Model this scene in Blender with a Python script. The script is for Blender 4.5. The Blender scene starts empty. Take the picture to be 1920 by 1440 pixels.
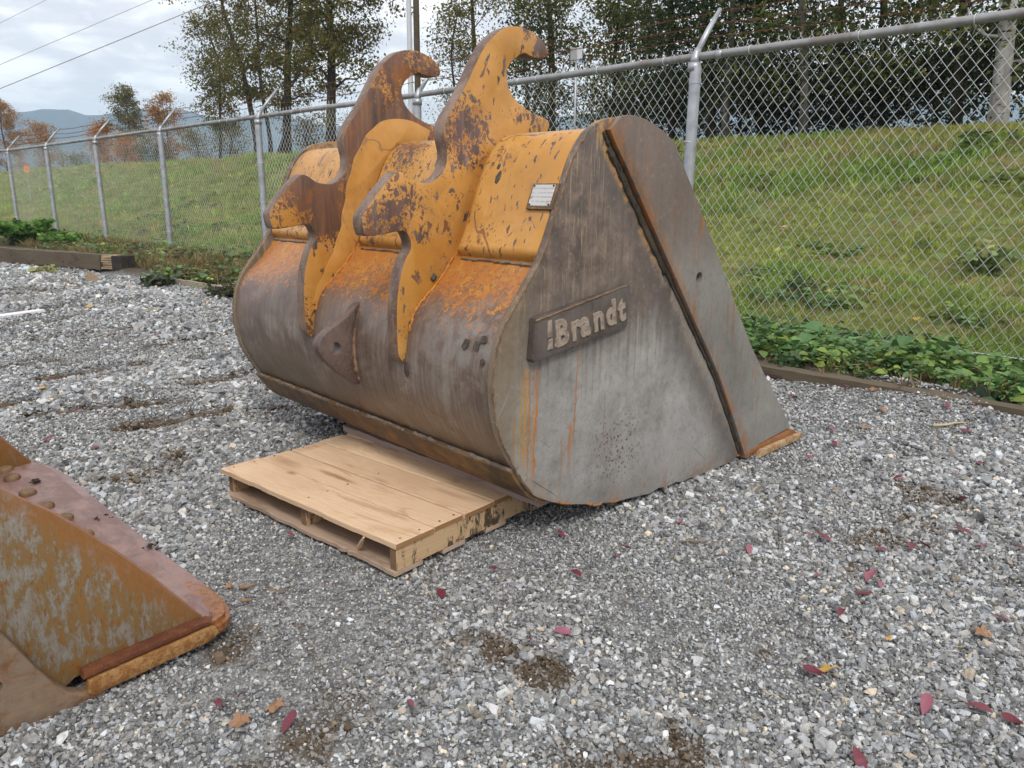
import bpy, bmesh, math, random
import numpy as np
from mathutils import Vector, Matrix
from math import sin, cos, pi, radians

random.seed(7)
rng = np.random.default_rng(7)
sc = bpy.context.scene
COL = sc.collection

# ------------------------------------------------------------------ camera
H = 1.4
PITCH, ROLL, FPX = radians(13.9), radians(0.5), 1425.0
cam_d = bpy.data.cameras.new("camera")
cam = bpy.data.objects.new("camera", cam_d)
COL.objects.link(cam)
fw = Vector((0, cos(PITCH), -sin(PITCH)))
up0 = Vector((0, sin(PITCH), cos(PITCH)))
rt0 = Vector((1, 0, 0))
rt = cos(ROLL) * rt0 + sin(ROLL) * up0
upv = -sin(ROLL) * rt0 + cos(ROLL) * up0
M = Matrix((rt, upv, -fw)).transposed().to_4x4()
M.translation = Vector((0, 0, H))
cam.matrix_world = M
cam_d.sensor_width = 36.0
cam_d.lens = 36.0 * FPX / 1920.0
cam_d.clip_start = 0.05
cam_d.clip_end = 20000
sc.camera = cam

# ------------------------------------------------------------------ node helper
class NT:
    def __init__(s, tree):
        s.t = tree
    def n(s, typ, **kw):
        nd = s.t.nodes.new(typ)
        for k, v in kw.items():
            setattr(nd, k, v)
        return nd
    def put(s, sock, v):
        if hasattr(v, "is_output"):
            s.t.links.new(v, sock)
        elif v is not None:
            if sock.type in ("RGBA",) and not hasattr(v, "__len__"):
                v = (v, v, v, 1)
            if sock.type == "RGBA" and len(v) == 3:
                v = (*v, 1)
            sock.default_value = v
    def m(s, op, a, b=None, c=None, clamp=False):
        nd = s.n("ShaderNodeMath", operation=op, use_clamp=clamp)
        s.put(nd.inputs[0], a)
        if b is not None: s.put(nd.inputs[1], b)
        if c is not None: s.put(nd.inputs[2], c)
        return nd.outputs[0]
    def mix(s, f, a, b):
        nd = s.n("ShaderNodeMix", data_type="RGBA")
        s.put(nd.inputs[0], f); s.put(nd.inputs[6], a); s.put(nd.inputs[7], b)
        return nd.outputs[2]
    def noise(s, vec, scale, detail=4, rough=0.55, dist=0.0, col=False):
        nd = s.n("ShaderNodeTexNoise")
        if vec is not None: s.put(nd.inputs["Vector"], vec)
        s.put(nd.inputs["Scale"], scale); s.put(nd.inputs["Detail"], detail)
        s.put(nd.inputs["Roughness"], rough); s.put(nd.inputs["Distortion"], dist)
        return nd.outputs["Color" if col else "Fac"]
    def vor(s, vec, scale, feat="F1", out="Distance"):
        nd = s.n("ShaderNodeTexVoronoi", feature=feat)
        s.put(nd.inputs["Vector"], vec); s.put(nd.inputs["Scale"], scale)
        return nd.outputs[out]
    def ramp(s, f, stops, interp="LINEAR"):
        nd = s.n("ShaderNodeValToRGB")
        cr = nd.color_ramp; cr.interpolation = interp
        while len(cr.elements) < len(stops): cr.elements.new(0.5)
        for e, (p, c) in zip(cr.elements, stops):
            e.position = p
            e.color = (c, c, c, 1) if not hasattr(c, "__len__") else (*c, 1)
        s.put(nd.inputs[0], f)
        return nd.outputs[0]
    def ss(s, x, lo, hi, a=0.0, b=1.0):
        nd = s.n("ShaderNodeMapRange", interpolation_type="SMOOTHSTEP")
        for i, v in enumerate((x, lo, hi, a, b)): s.put(nd.inputs[i], v)
        return nd.outputs[0]
    def scale(s, vec, sx, sy, sz, loc=(0, 0, 0)):
        nd = s.n("ShaderNodeMapping")
        s.put(nd.inputs["Vector"], vec)
        nd.inputs["Scale"].default_value = (sx, sy, sz)
        nd.inputs["Location"].default_value = loc
        return nd.outputs[0]
    def obj(s):
        return s.n("ShaderNodeTexCoord").outputs["Object"]
    def xyz(s, v):
        nd = s.n("ShaderNodeSeparateXYZ"); s.put(nd.inputs[0], v)
        return nd.outputs
    def attr(s, name, inst=False, out="Color"):
        nd = s.n("ShaderNodeAttribute", attribute_name=name)
        nd.attribute_type = "INSTANCER" if inst else "GEOMETRY"
        return nd.outputs[out]
    def bump(s, h, strength=0.3, dist=0.01, normal=None):
        nd = s.n("ShaderNodeBump")
        nd.inputs["Strength"].default_value = strength
        nd.inputs["Distance"].default_value = dist
        s.put(nd.inputs["Height"], h)
        if normal is not None: s.put(nd.inputs["Normal"], normal)
        return nd.outputs[0]

def material(name, rough=0.6, metal=0.0, spec=0.5):
    mt = bpy.data.materials.new(name)
    mt.use_nodes = True
    t = NT(mt.node_tree)
    b = mt.node_tree.nodes["Principled BSDF"]
    b.inputs["Roughness"].default_value = rough
    b.inputs["Metallic"].default_value = metal
    b.inputs["Specular IOR Level"].default_value = spec
    return mt, t, b

# ------------------------------------------------------------------ world, sun, exposure
SUN_EL, SUN_AZ = radians(48), radians(168)      # azimuth of the sun seen from above, 0 = +Y, clockwise
world = bpy.data.worlds.new("World"); sc.world = world; world.use_nodes = True
wt = NT(world.node_tree)
bg = world.node_tree.nodes["Background"]
sky = wt.n("ShaderNodeTexSky", sky_type="NISHITA")
sky.sun_disc = False; sky.sun_elevation = SUN_EL; sky.sun_rotation = SUN_AZ
sky.air_density = 1.0; sky.dust_density = 2.0
dirv = wt.n("ShaderNodeTexCoord").outputs["Generated"]
dx, dy, dz = wt.xyz(dirv)
den = wt.m("ADD", wt.m("ABSOLUTE", dz), 0.14)
cmb = wt.n("ShaderNodeCombineXYZ")
wt.put(cmb.inputs[0], wt.m("DIVIDE", dx, den)); wt.put(cmb.inputs[1], wt.m("DIVIDE", dy, den))
cpos = wt.scale(cmb.outputs[0], 1.0, 1.0, 1.0, (3.1, 1.7, 0))
c1 = wt.noise(cpos, 1.6, 7, 0.56, 0.5)
c2 = wt.noise(cpos, 4.6, 6, 0.6, 0.3)
cl = wt.m("ADD", wt.m("MULTIPLY", c1, 0.72), wt.m("MULTIPLY", c2, 0.28))
cloud = wt.ramp(cl, [(0.36, (11.0, 10.8, 10.6)), (0.45, (9.3, 9.2, 9.2)), (0.52, (6.9, 6.8, 7.1)), (0.58, (6.2, 6.15, 6.6)), (0.66, (8.6, 8.5, 8.7))])
hz = wt.ss(dz, 0.0, 0.13, 1.0, 0.0)
cloud2 = wt.mix(wt.m("MULTIPLY", hz, 0.8), cloud, (9.9, 9.7, 9.5))
skyc = wt.mix(0.96, sky.outputs[0], cloud2)
wt.put(bg.inputs["Color"], skyc)
bg.inputs["Strength"].default_value = 0.1

sun_d = bpy.data.lights.new("sun", "SUN"); sun = bpy.data.objects.new("sun", sun_d); COL.objects.link(sun)
sun_d.energy = 1.5; sun_d.angle = radians(14); sun_d.color = (1.0, 0.95, 0.88)
sd = Vector((sin(SUN_AZ) * cos(SUN_EL), cos(SUN_AZ) * cos(SUN_EL), sin(SUN_EL)))
sun.rotation_euler = sd.to_track_quat("Z", "Y").to_euler()

sc.view_settings.view_transform = "Standard"
sc.view_settings.look = "None"
sc.view_settings.exposure = 0.60
sc.view_settings.gamma = 1.0
sc.view_settings.use_curve_mapping = False
sc.render.engine = "CYCLES"
sc.cycles.use_denoising = True
sc.cycles.max_bounces = 6
sc.cycles.volume_bounces = 2
sc.cycles.diffuse_bounces = 3
sc.cycles.transparent_max_bounces = 8
sc.cycles.sample_clamp_indirect = 6

# ------------------------------------------------------------------ object helpers
def tag(o, label=None, cat=None, group=None, kind=None):
    if label: o["label"] = label
    if cat: o["category"] = cat
    if group: o["group"] = group
    if kind: o["kind"] = kind
    return o

def empty(name, loc=(0, 0, 0), rz=0.0):
    o = bpy.data.objects.new(name, None); COL.objects.link(o)
    o.empty_display_size = 0.2
    o.location = loc; o.rotation_euler = (0, 0, rz)
    return o

def link(name, me, parent=None):
    o = bpy.data.objects.new(name, me); COL.objects.link(o)
    if parent is not None: o.parent = parent
    return o

class MB:
    """collects verts and faces of one mesh"""
    def __init__(s): s.v = []; s.f = []
    def add(s, v, f):
        k = len(s.v); s.v += [tuple(p) for p in v]; s.f += [tuple(i + k for i in q) for q in f]
    def box(s, x0, x1, y0, y1, z0, z1):
        s.add([(x0, y0, z0), (x1, y0, z0), (x1, y1, z0), (x0, y1, z0), (x0, y0, z1), (x1, y0, z1), (x1, y1, z1), (x0, y1, z1)],
              [(0, 3, 2, 1), (4, 5, 6, 7), (0, 1, 5, 4), (1, 2, 6, 5), (2, 3, 7, 6), (3, 0, 4, 7)])
    def tube(s, pts, rad, sides=6, cap=True):
        pts = [Vector(p) for p in pts]; n = len(pts)
        if not hasattr(rad, "__len__"): rad = [rad] * n
        rings = []
        prev = None
        for i in range(n):
            d = (pts[min(i + 1, n - 1)] - pts[max(i - 1, 0)]).normalized()
            if prev is None:
                a = d.cross(Vector((0, 0, 1)))
                if a.length < 0.05: a = d.cross(Vector((0, 1, 0)))
            else:
                a = prev - d * prev.dot(d)
            a.normalize(); prev = a
            b = d.cross(a)
            rings.append([pts[i] + (a * cos(2 * pi * k / sides) + b * sin(2 * pi * k / sides)) * rad[i] for k in range(sides)])
        v = [p for r in rings for p in r]
        f = []
        for i in range(n - 1):
            for k in range(sides):
                k2 = (k + 1) % sides
                f.append((i * sides + k, i * sides + k2, (i + 1) * sides + k2, (i + 1) * sides + k))
        if cap:
            f.append(tuple(range(sides - 1, -1, -1))); f.append(tuple((n - 1) * sides + k for k in range(sides)))
        s.add(v, f)
    def mesh(s, name, mat=None, smooth=False):
        me = bpy.data.meshes.new(name); me.from_pydata(s.v, [], s.f); me.update()
        if mat: me.materials.append(mat)
        if smooth: me.polygons.foreach_set("use_smooth", [True] * len(me.polygons))
        return me
    def build(s, name, mat=None, parent=None, smooth=False):
        return link(name, s.mesh(name, mat, smooth), parent)

def finish_bm(bm, name, mat, parent=None, smooth_angle=None):
    bmesh.ops.recalc_face_normals(bm, faces=bm.faces)
    me = bpy.data.meshes.new(name); bm.to_mesh(me); bm.free()
    if mat: me.materials.append(mat)
    if smooth_angle is not None:
        me.polygons.foreach_set("use_smooth", [True] * len(me.polygons))
        me.set_sharp_from_angle(angle=radians(smooth_angle))
    return link(name, me, parent)

def prism(name, outline, w0, w1, mat, parent=None, bevel=0.004, seg=2, axis="w"):
    """outline of (u, v) points extruded along the local Y axis from w0 to w1"""
    bm = bmesh.new()
    vs = [bm.verts.new((u, w0, v)) for u, v in outline]
    fc = bm.faces.new(vs)
    r = bmesh.ops.extrude_face_region(bm, geom=[fc])
    nv = [g for g in r["geom"] if isinstance(g, bmesh.types.BMVert)]
    bmesh.ops.translate(bm, verts=nv, vec=(0, w1 - w0, 0))
    bmesh.ops.recalc_face_normals(bm, faces=bm.faces)
    if bevel:
        ed = [e for e in bm.edges if abs(e.verts[0].co.y - e.verts[1].co.y) < 1e-7]
        bmesh.ops.bevel(bm, geom=ed, offset=bevel, segments=seg, profile=0.5, affect="EDGES", clamp_overlap=True)
    return finish_bm(bm, name, mat, parent, 35)

def bevbox(name, dims, mat, parent=None, bevel=0.003, jitter=0.0, seed=0):
    x0, x1, y0, y1, z0, z1 = dims
    bm = bmesh.new()
    r = random.Random(seed)
    vs = [bm.verts.new((x + r.uniform(-jitter, jitter), y + r.uniform(-jitter, jitter), z)) for z in (z0, z1) for (x, y) in ((x0, y0), (x1, y0), (x1, y1), (x0, y1))]
    for q in [(0, 3, 2, 1), (4, 5, 6, 7), (0, 1, 5, 4), (1, 2, 6, 5), (2, 3, 7, 6), (3, 0, 4, 7)]:
        bm.faces.new([vs[i] for i in q])
    if bevel:
        bmesh.ops.bevel(bm, geom=bm.edges[:], offset=bevel, segments=1, profile=0.5, affect="EDGES")
    return finish_bm(bm, name, mat, parent, 40)

def cut_hole(o, center, radius, depth):
    """drill a hole along local Y through object o"""
    mb = MB(); mb.tube([(center[0], center[1] - depth, center[2]), (center[0], center[1] + depth, center[2])], radius, 24)
    c = link("drill", mb.mesh("drill"))
    c.matrix_world = o.matrix_world
    c.parent = o.parent
    md = o.modifiers.new("hole", "BOOLEAN"); md.operation = "DIFFERENCE"; md.object = c; md.solver = "EXACT"
    bpy.context.view_layer.update()
    me = bpy.data.meshes.new_from_object(o.evaluated_get(bpy.context.evaluated_depsgraph_get()))
    o.modifiers.clear(); o.data = me
    bpy.data.objects.remove(c)

def smooth_path(pts, n=6):
    """Catmull-Rom through points"""
    P = np.array(pts, float); out = []
    for i in range(len(P) - 1):
        p0, p1, p2, p3 = P[max(i - 1, 0)], P[i], P[i + 1], P[min(i + 2, len(P) - 1)]
        for t in np.linspace(0, 1, n, endpoint=False):
            out.append(0.5 * ((2 * p1) + (-p0 + p2) * t + (2 * p0 - 5 * p1 + 4 * p2 - p3) * t * t + (-p0 + 3 * p1 - 3 * p2 + p3) * t ** 3))
    out.append(P[-1])
    return np.array(out)

def quads(name, V, cols=None, mat=None, tri=False):
    """V: (N,4,3) -> mesh of N separate quads with a face colour"""
    N, k = V.shape[0], V.shape[1]
    me = bpy.data.meshes.new(name)
    me.vertices.add(N * k); me.loops.add(N * k); me.polygons.add(N)
    me.vertices.foreach_set("co", V.reshape(-1).astype(np.float32))
    me.loops.foreach_set("vertex_index", np.arange(N * k, dtype=np.int32))
    me.polygons.foreach_set("loop_start", np.arange(0, N * k, k, dtype=np.int32))
    me.update(calc_edges=True)
    if cols is not None:
        a = me.attributes.new("col", "FLOAT_COLOR", "FACE")
        a.data.foreach_set("color", np.concatenate([cols, np.ones((N, 1))], 1).reshape(-1).astype(np.float32))
    if mat: me.materials.append(mat)
    return me

# simple value noise in numpy -------------------------------------------------
_perm = np.random.default_rng(3).random((256, 256))
def vnoise(x, y):
    x = np.asarray(x, float); y = np.asarray(y, float)
    xi = np.floor(x).astype(int); yi = np.floor(y).astype(int); fx = x - xi; fy = y - yi
    fx = fx * fx * (3 - 2 * fx); fy = fy * fy * (3 - 2 * fy)
    g = lambda a, b: _perm[a % 256, b % 256]
    return (g(xi, yi) * (1 - fx) + g(xi + 1, yi) * fx) * (1 - fy) + (g(xi, yi + 1) * (1 - fx) + g(xi + 1, yi + 1) * fx) * fy
def fbm(x, y, o=4):
    s = 0; a = 0.5; t = 0
    for i in range(o):
        s = s + a * vnoise(x * 2 ** i + 17 * i, y * 2 ** i + 31 * i); t += a; a *= 0.5
    return s / t

def ss(x, a, b):
    t = np.clip((np.asarray(x, float) - a) / (b - a), 0, 1); return t * t * (3 - 2 * t)

# a pixel of the 1920x1440 photograph -> point on a level plane (used only to find where things stand)
FW, RT, UP = np.array(fw), np.array(rt), np.array(upv)
CAMP = np.array([0, 0, H])
def ray(px, py): return FW * FPX + RT * (px - 960) + UP * (720 - py)
def on_z(px, py, z=0.0):
    d = ray(px, py); return CAMP + d * ((z - H) / d[2])
# fence frame: s runs along the fence to the far left, n across it away from the camera
FS, FN, FD = np.array([-0.7103, 0.7039]), np.array([0.7039, 0.7103]), 7.124
def fpt(s, d, z=0.0):
    p = FS * s + FN * (FD + d); return np.array([p[0], p[1], z])
def at_d(px, py, d):
    r = ray(px, py); n3 = np.array([FN[0], FN[1], 0.0]); t = (FD + d) / (r @ n3); return CAMP + r * t
def fd(x, y): return x * FN[0] + y * FN[1] - FD
def fs(x, y): return x * FS[0] + y * FS[1]

# ------------------------------------------------------------------ terrain heights
DIRT = [(*on_z(px, py)[:2], r, k) for px, py, r, k in [
    (930, 1212, .15, .95), (1005, 1258, .15, .95), (880, 1195, .09, .7), (760, 1215, .07, .35), (600, 1240, .10, .35), (640, 1290, .12, .40),
    (640, 1345, .12, .50), (560, 1385, .12, .60), (500, 1430, .12, .45), (840, 1250, .08, .5), (1290, 1415, .15, .9), (1230, 1440, .16, .85), (1120, 1440, .13, .5),
    (1440, 1228, .07, 1.), (1700, 985, .18, .5), (1655, 1020, .16, .5), (1610, 1070, .12, .5), (330, 855, .22, .6), (280, 885, .2, .6),
    (640, 1010, .06, .5), (410, 1232, .1, .6), (460, 1195, .1, .5), (130, 530, .55, .8), (60, 548, .5, .7), (520, 780, .3, .5), (420, 820, .2, .4), (1740, 930, .25, .6), (1560, 1000, .1, .4), (1460, 1160, .1, .4)]]
RUTS = []
for a, b in [((5, 557), (165, 535)), ((82, 582), (145, 566)), ((97, 602), (160, 585)), ((185, 570), (262, 556)), ((312, 580), (355, 574)), ((87, 707), (200, 690)), ((200, 690), (290, 677)),
             ((262, 603), (305, 595)), ((200, 622), (258, 611)), ((375, 672), (440, 662)), ((0, 757), (50, 750)), ((62, 777), (180, 764)), ((180, 764), (330, 752)), ((240, 800), (420, 770)),
             ((60, 640), (180, 622)), ((280, 650), (420, 628)), ((330, 720), (470, 700)), ((0, 690), (80, 678)), ((0, 612), (60, 600))]:
    RUTS.append((on_z(*a)[:2], on_z(*b)[:2]))
def rutmask(x, y):
    m = np.zeros_like(x)
    for a, b in RUTS:
        ab = b - a; L2 = ab @ ab
        t = np.clip(((x - a[0]) * ab[0] + (y - a[1]) * ab[1]) / L2, 0, 1)
        d = np.hypot(x - a[0] - t * ab[0], y - a[1] - t * ab[1])
        m = np.maximum(m, ss(d + 0.10 * (vnoise(x * 6, y * 6) - .5), 0.16, 0.04))
    return m
def dirtmask(x, y):
    x = np.asarray(x, float); y = np.asarray(y, float)
    m = np.zeros_like(x)
    for cx, cy, r, k in DIRT:
        d = np.hypot(x - cx, y - cy) + r * 1.1 * (fbm(x * 6.5 + cx * 9, y * 6.5, 4) - .5) * 1.6
        m = np.maximum(m, k * ss(d, r * .95, r * .40))
    m = np.maximum(m, 0.80 * rutmask(x, y))
    m = np.maximum(m, .30 * ss(fbm(x * .8 + 40, y * .8, 4), .60, .74))
    return np.clip(m, 0, 1)
def ground_z(x, y):
    x = np.asarray(x, float); y = np.asarray(y, float)
    d = fd(x, y); s = fs(x, y)
    r = np.hypot(x, y)
    bump = 0.030 * (fbm(x * 1.1, y * 1.1, 4) - .5) * ss(r, 2.5, 6) + 0.012 * (vnoise(x * 4, y * 4) - .5)
    near = np.hypot(x - .1, y - 3.6)
    bump = bump * ss(near, .6, 2.2) + -0.004 * (1 - ss(near, .6, 2.2))
    bump = bump - .030 * (1 - ss(np.hypot(x + .62, y - 3.22), .55, 1.05))
    bump = bump - 0.035 * rutmask(x, y)
    # planted strip inside the fence and the field behind it
    edge = -1.30 - 1.15 * ss(s, 8.5, 14.5) - .5 * ss(s, 14.5, 22)
    strip = 0.085 * ss(d, edge - .02, edge + .12)
    gravel_side = 1 - ss(d, edge - .25, edge)
    hole = -0.16 * np.exp(-(((s - 14.6) / 1.1) ** 2 + ((d + 2.95) / .28) ** 2))
    z = bump * gravel_side + hole
    strip = strip + .095 * np.exp(-(((s - 1.55) / .75) ** 2) - ((d + 1.50) / .22) ** 2) + .05 * np.exp(-(((s + .9) / .35) ** 2) - ((d + 1.50) / .15) ** 2)
    z = z + strip + 0.03 * (fbm(x * 1.7, y * 1.7, 3) - .5) * (1 - gravel_side)
    bank = 0.35 * ss(d, .6, 2.6) + 2.15 * ss(d, 2.0, 9.2) ** 1.1 + .30 * ss(s, 8, 30) * ss(d, 3, 9)
    bank = bank * (1 + .10 * (fbm(s * .35, d * .35, 3) - .5))
    bank = bank + .12 * (fbm(x * .9, y * .9, 4) - .5) * ss(d, 1, 4) + 1.0 * ss(d, 26, 12) * 0
    bank = bank * (1 - .55 * ss(d, 24, 60))
    return z + bank
EDGE = lambda s: -1.30 - 1.15 * ss(s, 8.5, 14.5) - .5 * ss(s, 14.5, 22)

# ------------------------------------------------------------------ ground sheet
def ground_mat():
    mt, t, b = material("gravel ground", 0.85, 0, 0.3)
    p = t.obj()
    mask = t.attr("mask")          # r dirt, g grass, b bare soil of the strip
    mr = t.n("ShaderNodeSeparateColor"); t.put(mr.inputs[0], mask)
    n1 = t.noise(p, 9, 6, .65); n2 = t.noise(p, 75, 3, .6); n3 = t.noise(p, 1.3, 4, .55)
    v = t.vor(p, 34, "F1", "Color")
    vs = t.n("ShaderNodeSeparateColor"); t.put(vs.inputs[0], v)
    g = t.ramp(vs.outputs[0], [(0.0, (.075, .077, .078)), (.35, (.16, .163, .165)), (.7, (.25, .25, .25)), (1.0, (.42, .42, .41))])
    g = t.mix(t.m("MULTIPLY", n2, .55), g, (.10, .098, .092))
    soil = t.mix(n1, (.045, .036, .027), (.14, .105, .072))
    dm = t.m("ADD", mr.outputs[0], t.m("MULTIPLY", t.m("SUBTRACT", n1, .5), .5), clamp=True)
    c = t.mix(t.ss(dm, .25, .6), g, soil)
    gn = t.noise(p, 2.2, 6, .65); gf = t.noise(p, 14, 4, .7)
    gr = t.ramp(gn, [(.30, (.13, .14, .040)), (.42, (.105, .155, .034)), (.55, (.145, .175, .042)), (.68, (.18, .155, .065)), (.8, (.12, .145, .038))])
    gr = t.mix(t.ss(gf, .45, .75), gr, (.075, .058, .030))
    c = t.mix(mr.outputs[2], c, t.mix(n1, (.03, .024, .016), (.11, .085, .055)))
    c = t.mix(mr.outputs[1], c, gr)
    t.put(b.inputs["Base Color"], c)
    hgt = t.m("ADD", t.m("MULTIPLY", t.vor(p, 34), -1.0), t.m("MULTIPLY", n1, .6))
    t.put(b.inputs["Normal"], t.bump(hgt, .7, .02))
    return mt
def axis_lines(lo, hi, c, fine, span, grow):
    a = [c]; st = fine
    while a[-1] < hi:
        if a[-1] - c > span: st *= grow
        a.append(a[-1] + st)
    bck = [c]; st = fine
    while bck[-1] > lo:
        if c - bck[-1] > span: st *= grow
        bck.append(bck[-1] - st)
    return np.array(sorted(set(bck[1:] + a)))
# grid laid out in the fence frame
gs = axis_lines(-9000, 9000, 7.0, .10, 9.0, 1.10)
gd = axis_lines(-9000, 12000, -3.2, .07, 4.6, 1.07)
S, Dg = np.meshgrid(gs, gd, indexing="ij")
X = FS[0] * S + FN[0] * (FD + Dg); Y = FS[1] * S + FN[1] * (FD + Dg)
Z = ground_z(X, Y)
ns, nd_ = len(gs), len(gd)
idx = np.arange(ns * nd_).reshape(ns, nd_)
F = np.stack([idx[:-1, :-1], idx[:-1, 1:], idx[1:, 1:], idx[1:, :-1]], -1).reshape(-1, 4)
me = bpy.data.meshes.new("ground")
me.vertices.add(ns * nd_); me.loops.add(len(F) * 4); me.polygons.add(len(F))
me.vertices.foreach_set("co", np.stack([X, Y, Z], -1).reshape(-1).astype(np.float32))
me.loops.foreach_set("vertex_index", F.reshape(-1).astype(np.int32))
me.polygons.foreach_set("loop_start", np.arange(0, len(F) * 4, 4, dtype=np.int32))
me.polygons.foreach_set("use_smooth", np.ones(len(F), bool))
me.update(calc_edges=True)
near = np.hypot(X, Y) < 60
dm = np.where(near, dirtmask(X, Y), 0)
grassm = ss(Dg + .5 * (fbm(X * 1.5, Y * 1.5) - .5), -.35, .25)
stripm = ss(Dg, EDGE(S) - .05, EDGE(S) + .1)
mk = np.stack([dm, grassm, stripm, np.ones_like(dm)], -1).reshape(-1).astype(np.float32)
at = me.attributes.new("mask", "FLOAT_COLOR", "POINT"); at.data.foreach_set("color", mk)
me.materials.append(ground_mat())
tag(link("ground", me), "wet grey gravel yard rising behind the fence into a grassy bank", kind="structure")

# ------------------------------------------------------------------ scatter through geometry nodes
PROTO = {}
def proto_collection(name, meshes):
    c = bpy.data.collections.new(name)
    for i, m in enumerate(meshes):
        c.objects.link(bpy.data.objects.new("%s_%02d" % (name, i), m))
    return c
def scatter(name, pts, rot, scl, idx, col, coll, label=None):
    N = len(pts)
    me = bpy.data.meshes.new(name); me.vertices.add(N)
    me.vertices.foreach_set("co", pts.reshape(-1).astype(np.float32))
    me.attributes.new("rot", "FLOAT_VECTOR", "POINT").data.foreach_set("vector", rot.reshape(-1).astype(np.float32))
    me.attributes.new("scl", "FLOAT_VECTOR", "POINT").data.foreach_set("vector", scl.reshape(-1).astype(np.float32))
    me.attributes.new("idx", "INT", "POINT").data.foreach_set("value", idx.astype(np.int32))
    me.attributes.new("tint", "FLOAT_COLOR", "POINT").data.foreach_set("color", np.concatenate([col, np.ones((N, 1))], 1).reshape(-1).astype(np.float32))
    o = link(name, me)
    g = bpy.data.node_groups.new("scatter_" + name, "GeometryNodeTree")
    g.interface.new_socket("Geometry", in_out="INPUT", socket_type="NodeSocketGeometry")
    g.interface.new_socket("Geometry", in_out="OUTPUT", socket_type="NodeSocketGeometry")
    gi = g.nodes.new("NodeGroupInput"); go = g.nodes.new("NodeGroupOutput")
    ci = g.nodes.new("GeometryNodeCollectionInfo"); ci.inputs[0].default_value = coll
    ci.inputs[1].default_value = True; ci.inputs[2].default_value = True
    ip = g.nodes.new("GeometryNodeInstanceOnPoints"); ip.inputs["Pick Instance"].default_value = True
    def na(nm, dt):
        n = g.nodes.new("GeometryNodeInputNamedAttribute"); n.data_type = dt; n.inputs[0].default_value = nm
        return [q for q in n.outputs if q.enabled and q.name == "Attribute"][0]
    er = g.nodes.new("FunctionNodeEulerToRotation")
    L = g.links.new
    L(na("rot", "FLOAT_VECTOR"), er.inputs[0]); L(er.outputs[0], ip.inputs["Rotation"])
    L(na("scl", "FLOAT_VECTOR"), ip.inputs["Scale"]); L(na("idx", "INT"), ip.inputs["Instance Index"])
    L(gi.outputs[0], ip.inputs["Points"]); L(ci.outputs[0], ip.inputs["Instance"]); L(ip.outputs[0], go.inputs[0])
    md = o.modifiers.new("scatter", "NODES"); md.node_group = g
    tag(o, label, kind="stuff")
    return o

def tint_mat(name, rough=.7, transl=0.0, spec=.3, bumpy=0.0):
    mt, t, b = material(name, rough, 0, spec)
    c = t.attr("tint", inst=True)
    if bumpy:
        p = t.obj(); n = t.noise(p, bumpy, 4, .6)
        c = t.mix(t.m("MULTIPLY", t.ss(n, .35, .75), .45), c, (.55, .55, .54))
        t.put(b.inputs["Normal"], t.bump(n, .3, .2))
    t.put(b.inputs["Base Color"], c)
    if transl:
        tr = t.n("ShaderNodeBsdfTranslucent"); t.put(tr.inputs[0], c)
        mx = t.n("ShaderNodeMixShader"); mx.inputs[0].default_value = transl
        t.t.links.new(b.outputs[0], mx.inputs[1]); t.t.links.new(tr.outputs[0], mx.inputs[2])
        t.t.links.new(mx.outputs[0], mt.node_tree.nodes["Material Output"].inputs[0])
    return mt

def hull_mesh(name, seed, mat, sq=(1, .8, .6), npt=13):
    r = random.Random(seed); bm = bmesh.new()
    for i in range(npt):
        v = Vector((r.gauss(0, 1), r.gauss(0, 1), r.gauss(0, 1))).normalized() * r.uniform(.82, 1.05)
        bm.verts.new((v.x * sq[0] * .5, v.y * sq[1] * .5, v.z * sq[2] * .5))
    rs = bmesh.ops.convex_hull(bm, input=bm.verts[:])
    junk = list({e for e in list(rs["geom_interior"]) + list(rs["geom_unused"]) if isinstance(e, bmesh.types.BMVert)})
    if junk: bmesh.ops.delete(bm, geom=junk, context="VERTS")
    me = bpy.data.meshes.new(name); bm.to_mesh(me); bm.free(); me.materials.append(mat)
    return me

# ------------------------------------------------------------------ gravel stones
m_stone = tint_mat("crushed stone", .55, 0, .45, 2.2)
stones = proto_collection("stone", [hull_mesh("stone", 100 + i, m_stone, (1, random.uniform(.65, .95), random.uniform(.5, .8)), 11 + i % 4) for i in range(10)])
def stone_cols(n, dirt):
    base = rng.random(n)
    g = np.interp(base, [0, .2, .5, .8, .95, 1.], [.05, .12, .245, .40, .60, .78])
    c = np.stack([g, g * 1.005, g * 1.0], 1)
    k = rng.random(n)
    blue = (k < .34)[:, None] * np.array([-.06, -.005, .06]) * g[:, None]
    tan = (k > .965)[:, None] * np.array([.28, .06, -.22]) * g[:, None]
    warm = ((k > .80) & (k <= .965))[:, None] * np.array([.06, .02, -.06]) * g[:, None]
    c = c + blue + tan + warm
    brown = np.array([.12, .092, .066]) * (.6 + .8 * rng.random((n, 1)))
    f = np.clip(dirt * 1.0, 0, .92)[:, None] * (rng.random((n, 1)) < .35 + .5 * dirt[:, None])
    return c * (1 - f) + brown * f
def ring_points(r0, r1, k, lo, hi, amax=radians(60)):
    """jittered points whose spacing grows with the distance from the yard's near edge"""
    out = []; sp_ = []
    r = r0
    while r < r1:
        sp = min(max(k * r, lo), hi)
        n = int(2 * amax * r / sp)
        a = -amax + (np.arange(n) + rng.random(n)) * sp / r
        rr = r + rng.random(n) * sp * 1.2
        out.append(np.stack([np.sin(a) * rr, np.cos(a) * rr], 1)); sp_.append(np.full(n, sp))
        r += sp
    return np.concatenate(out), np.concatenate(sp_)
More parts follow.
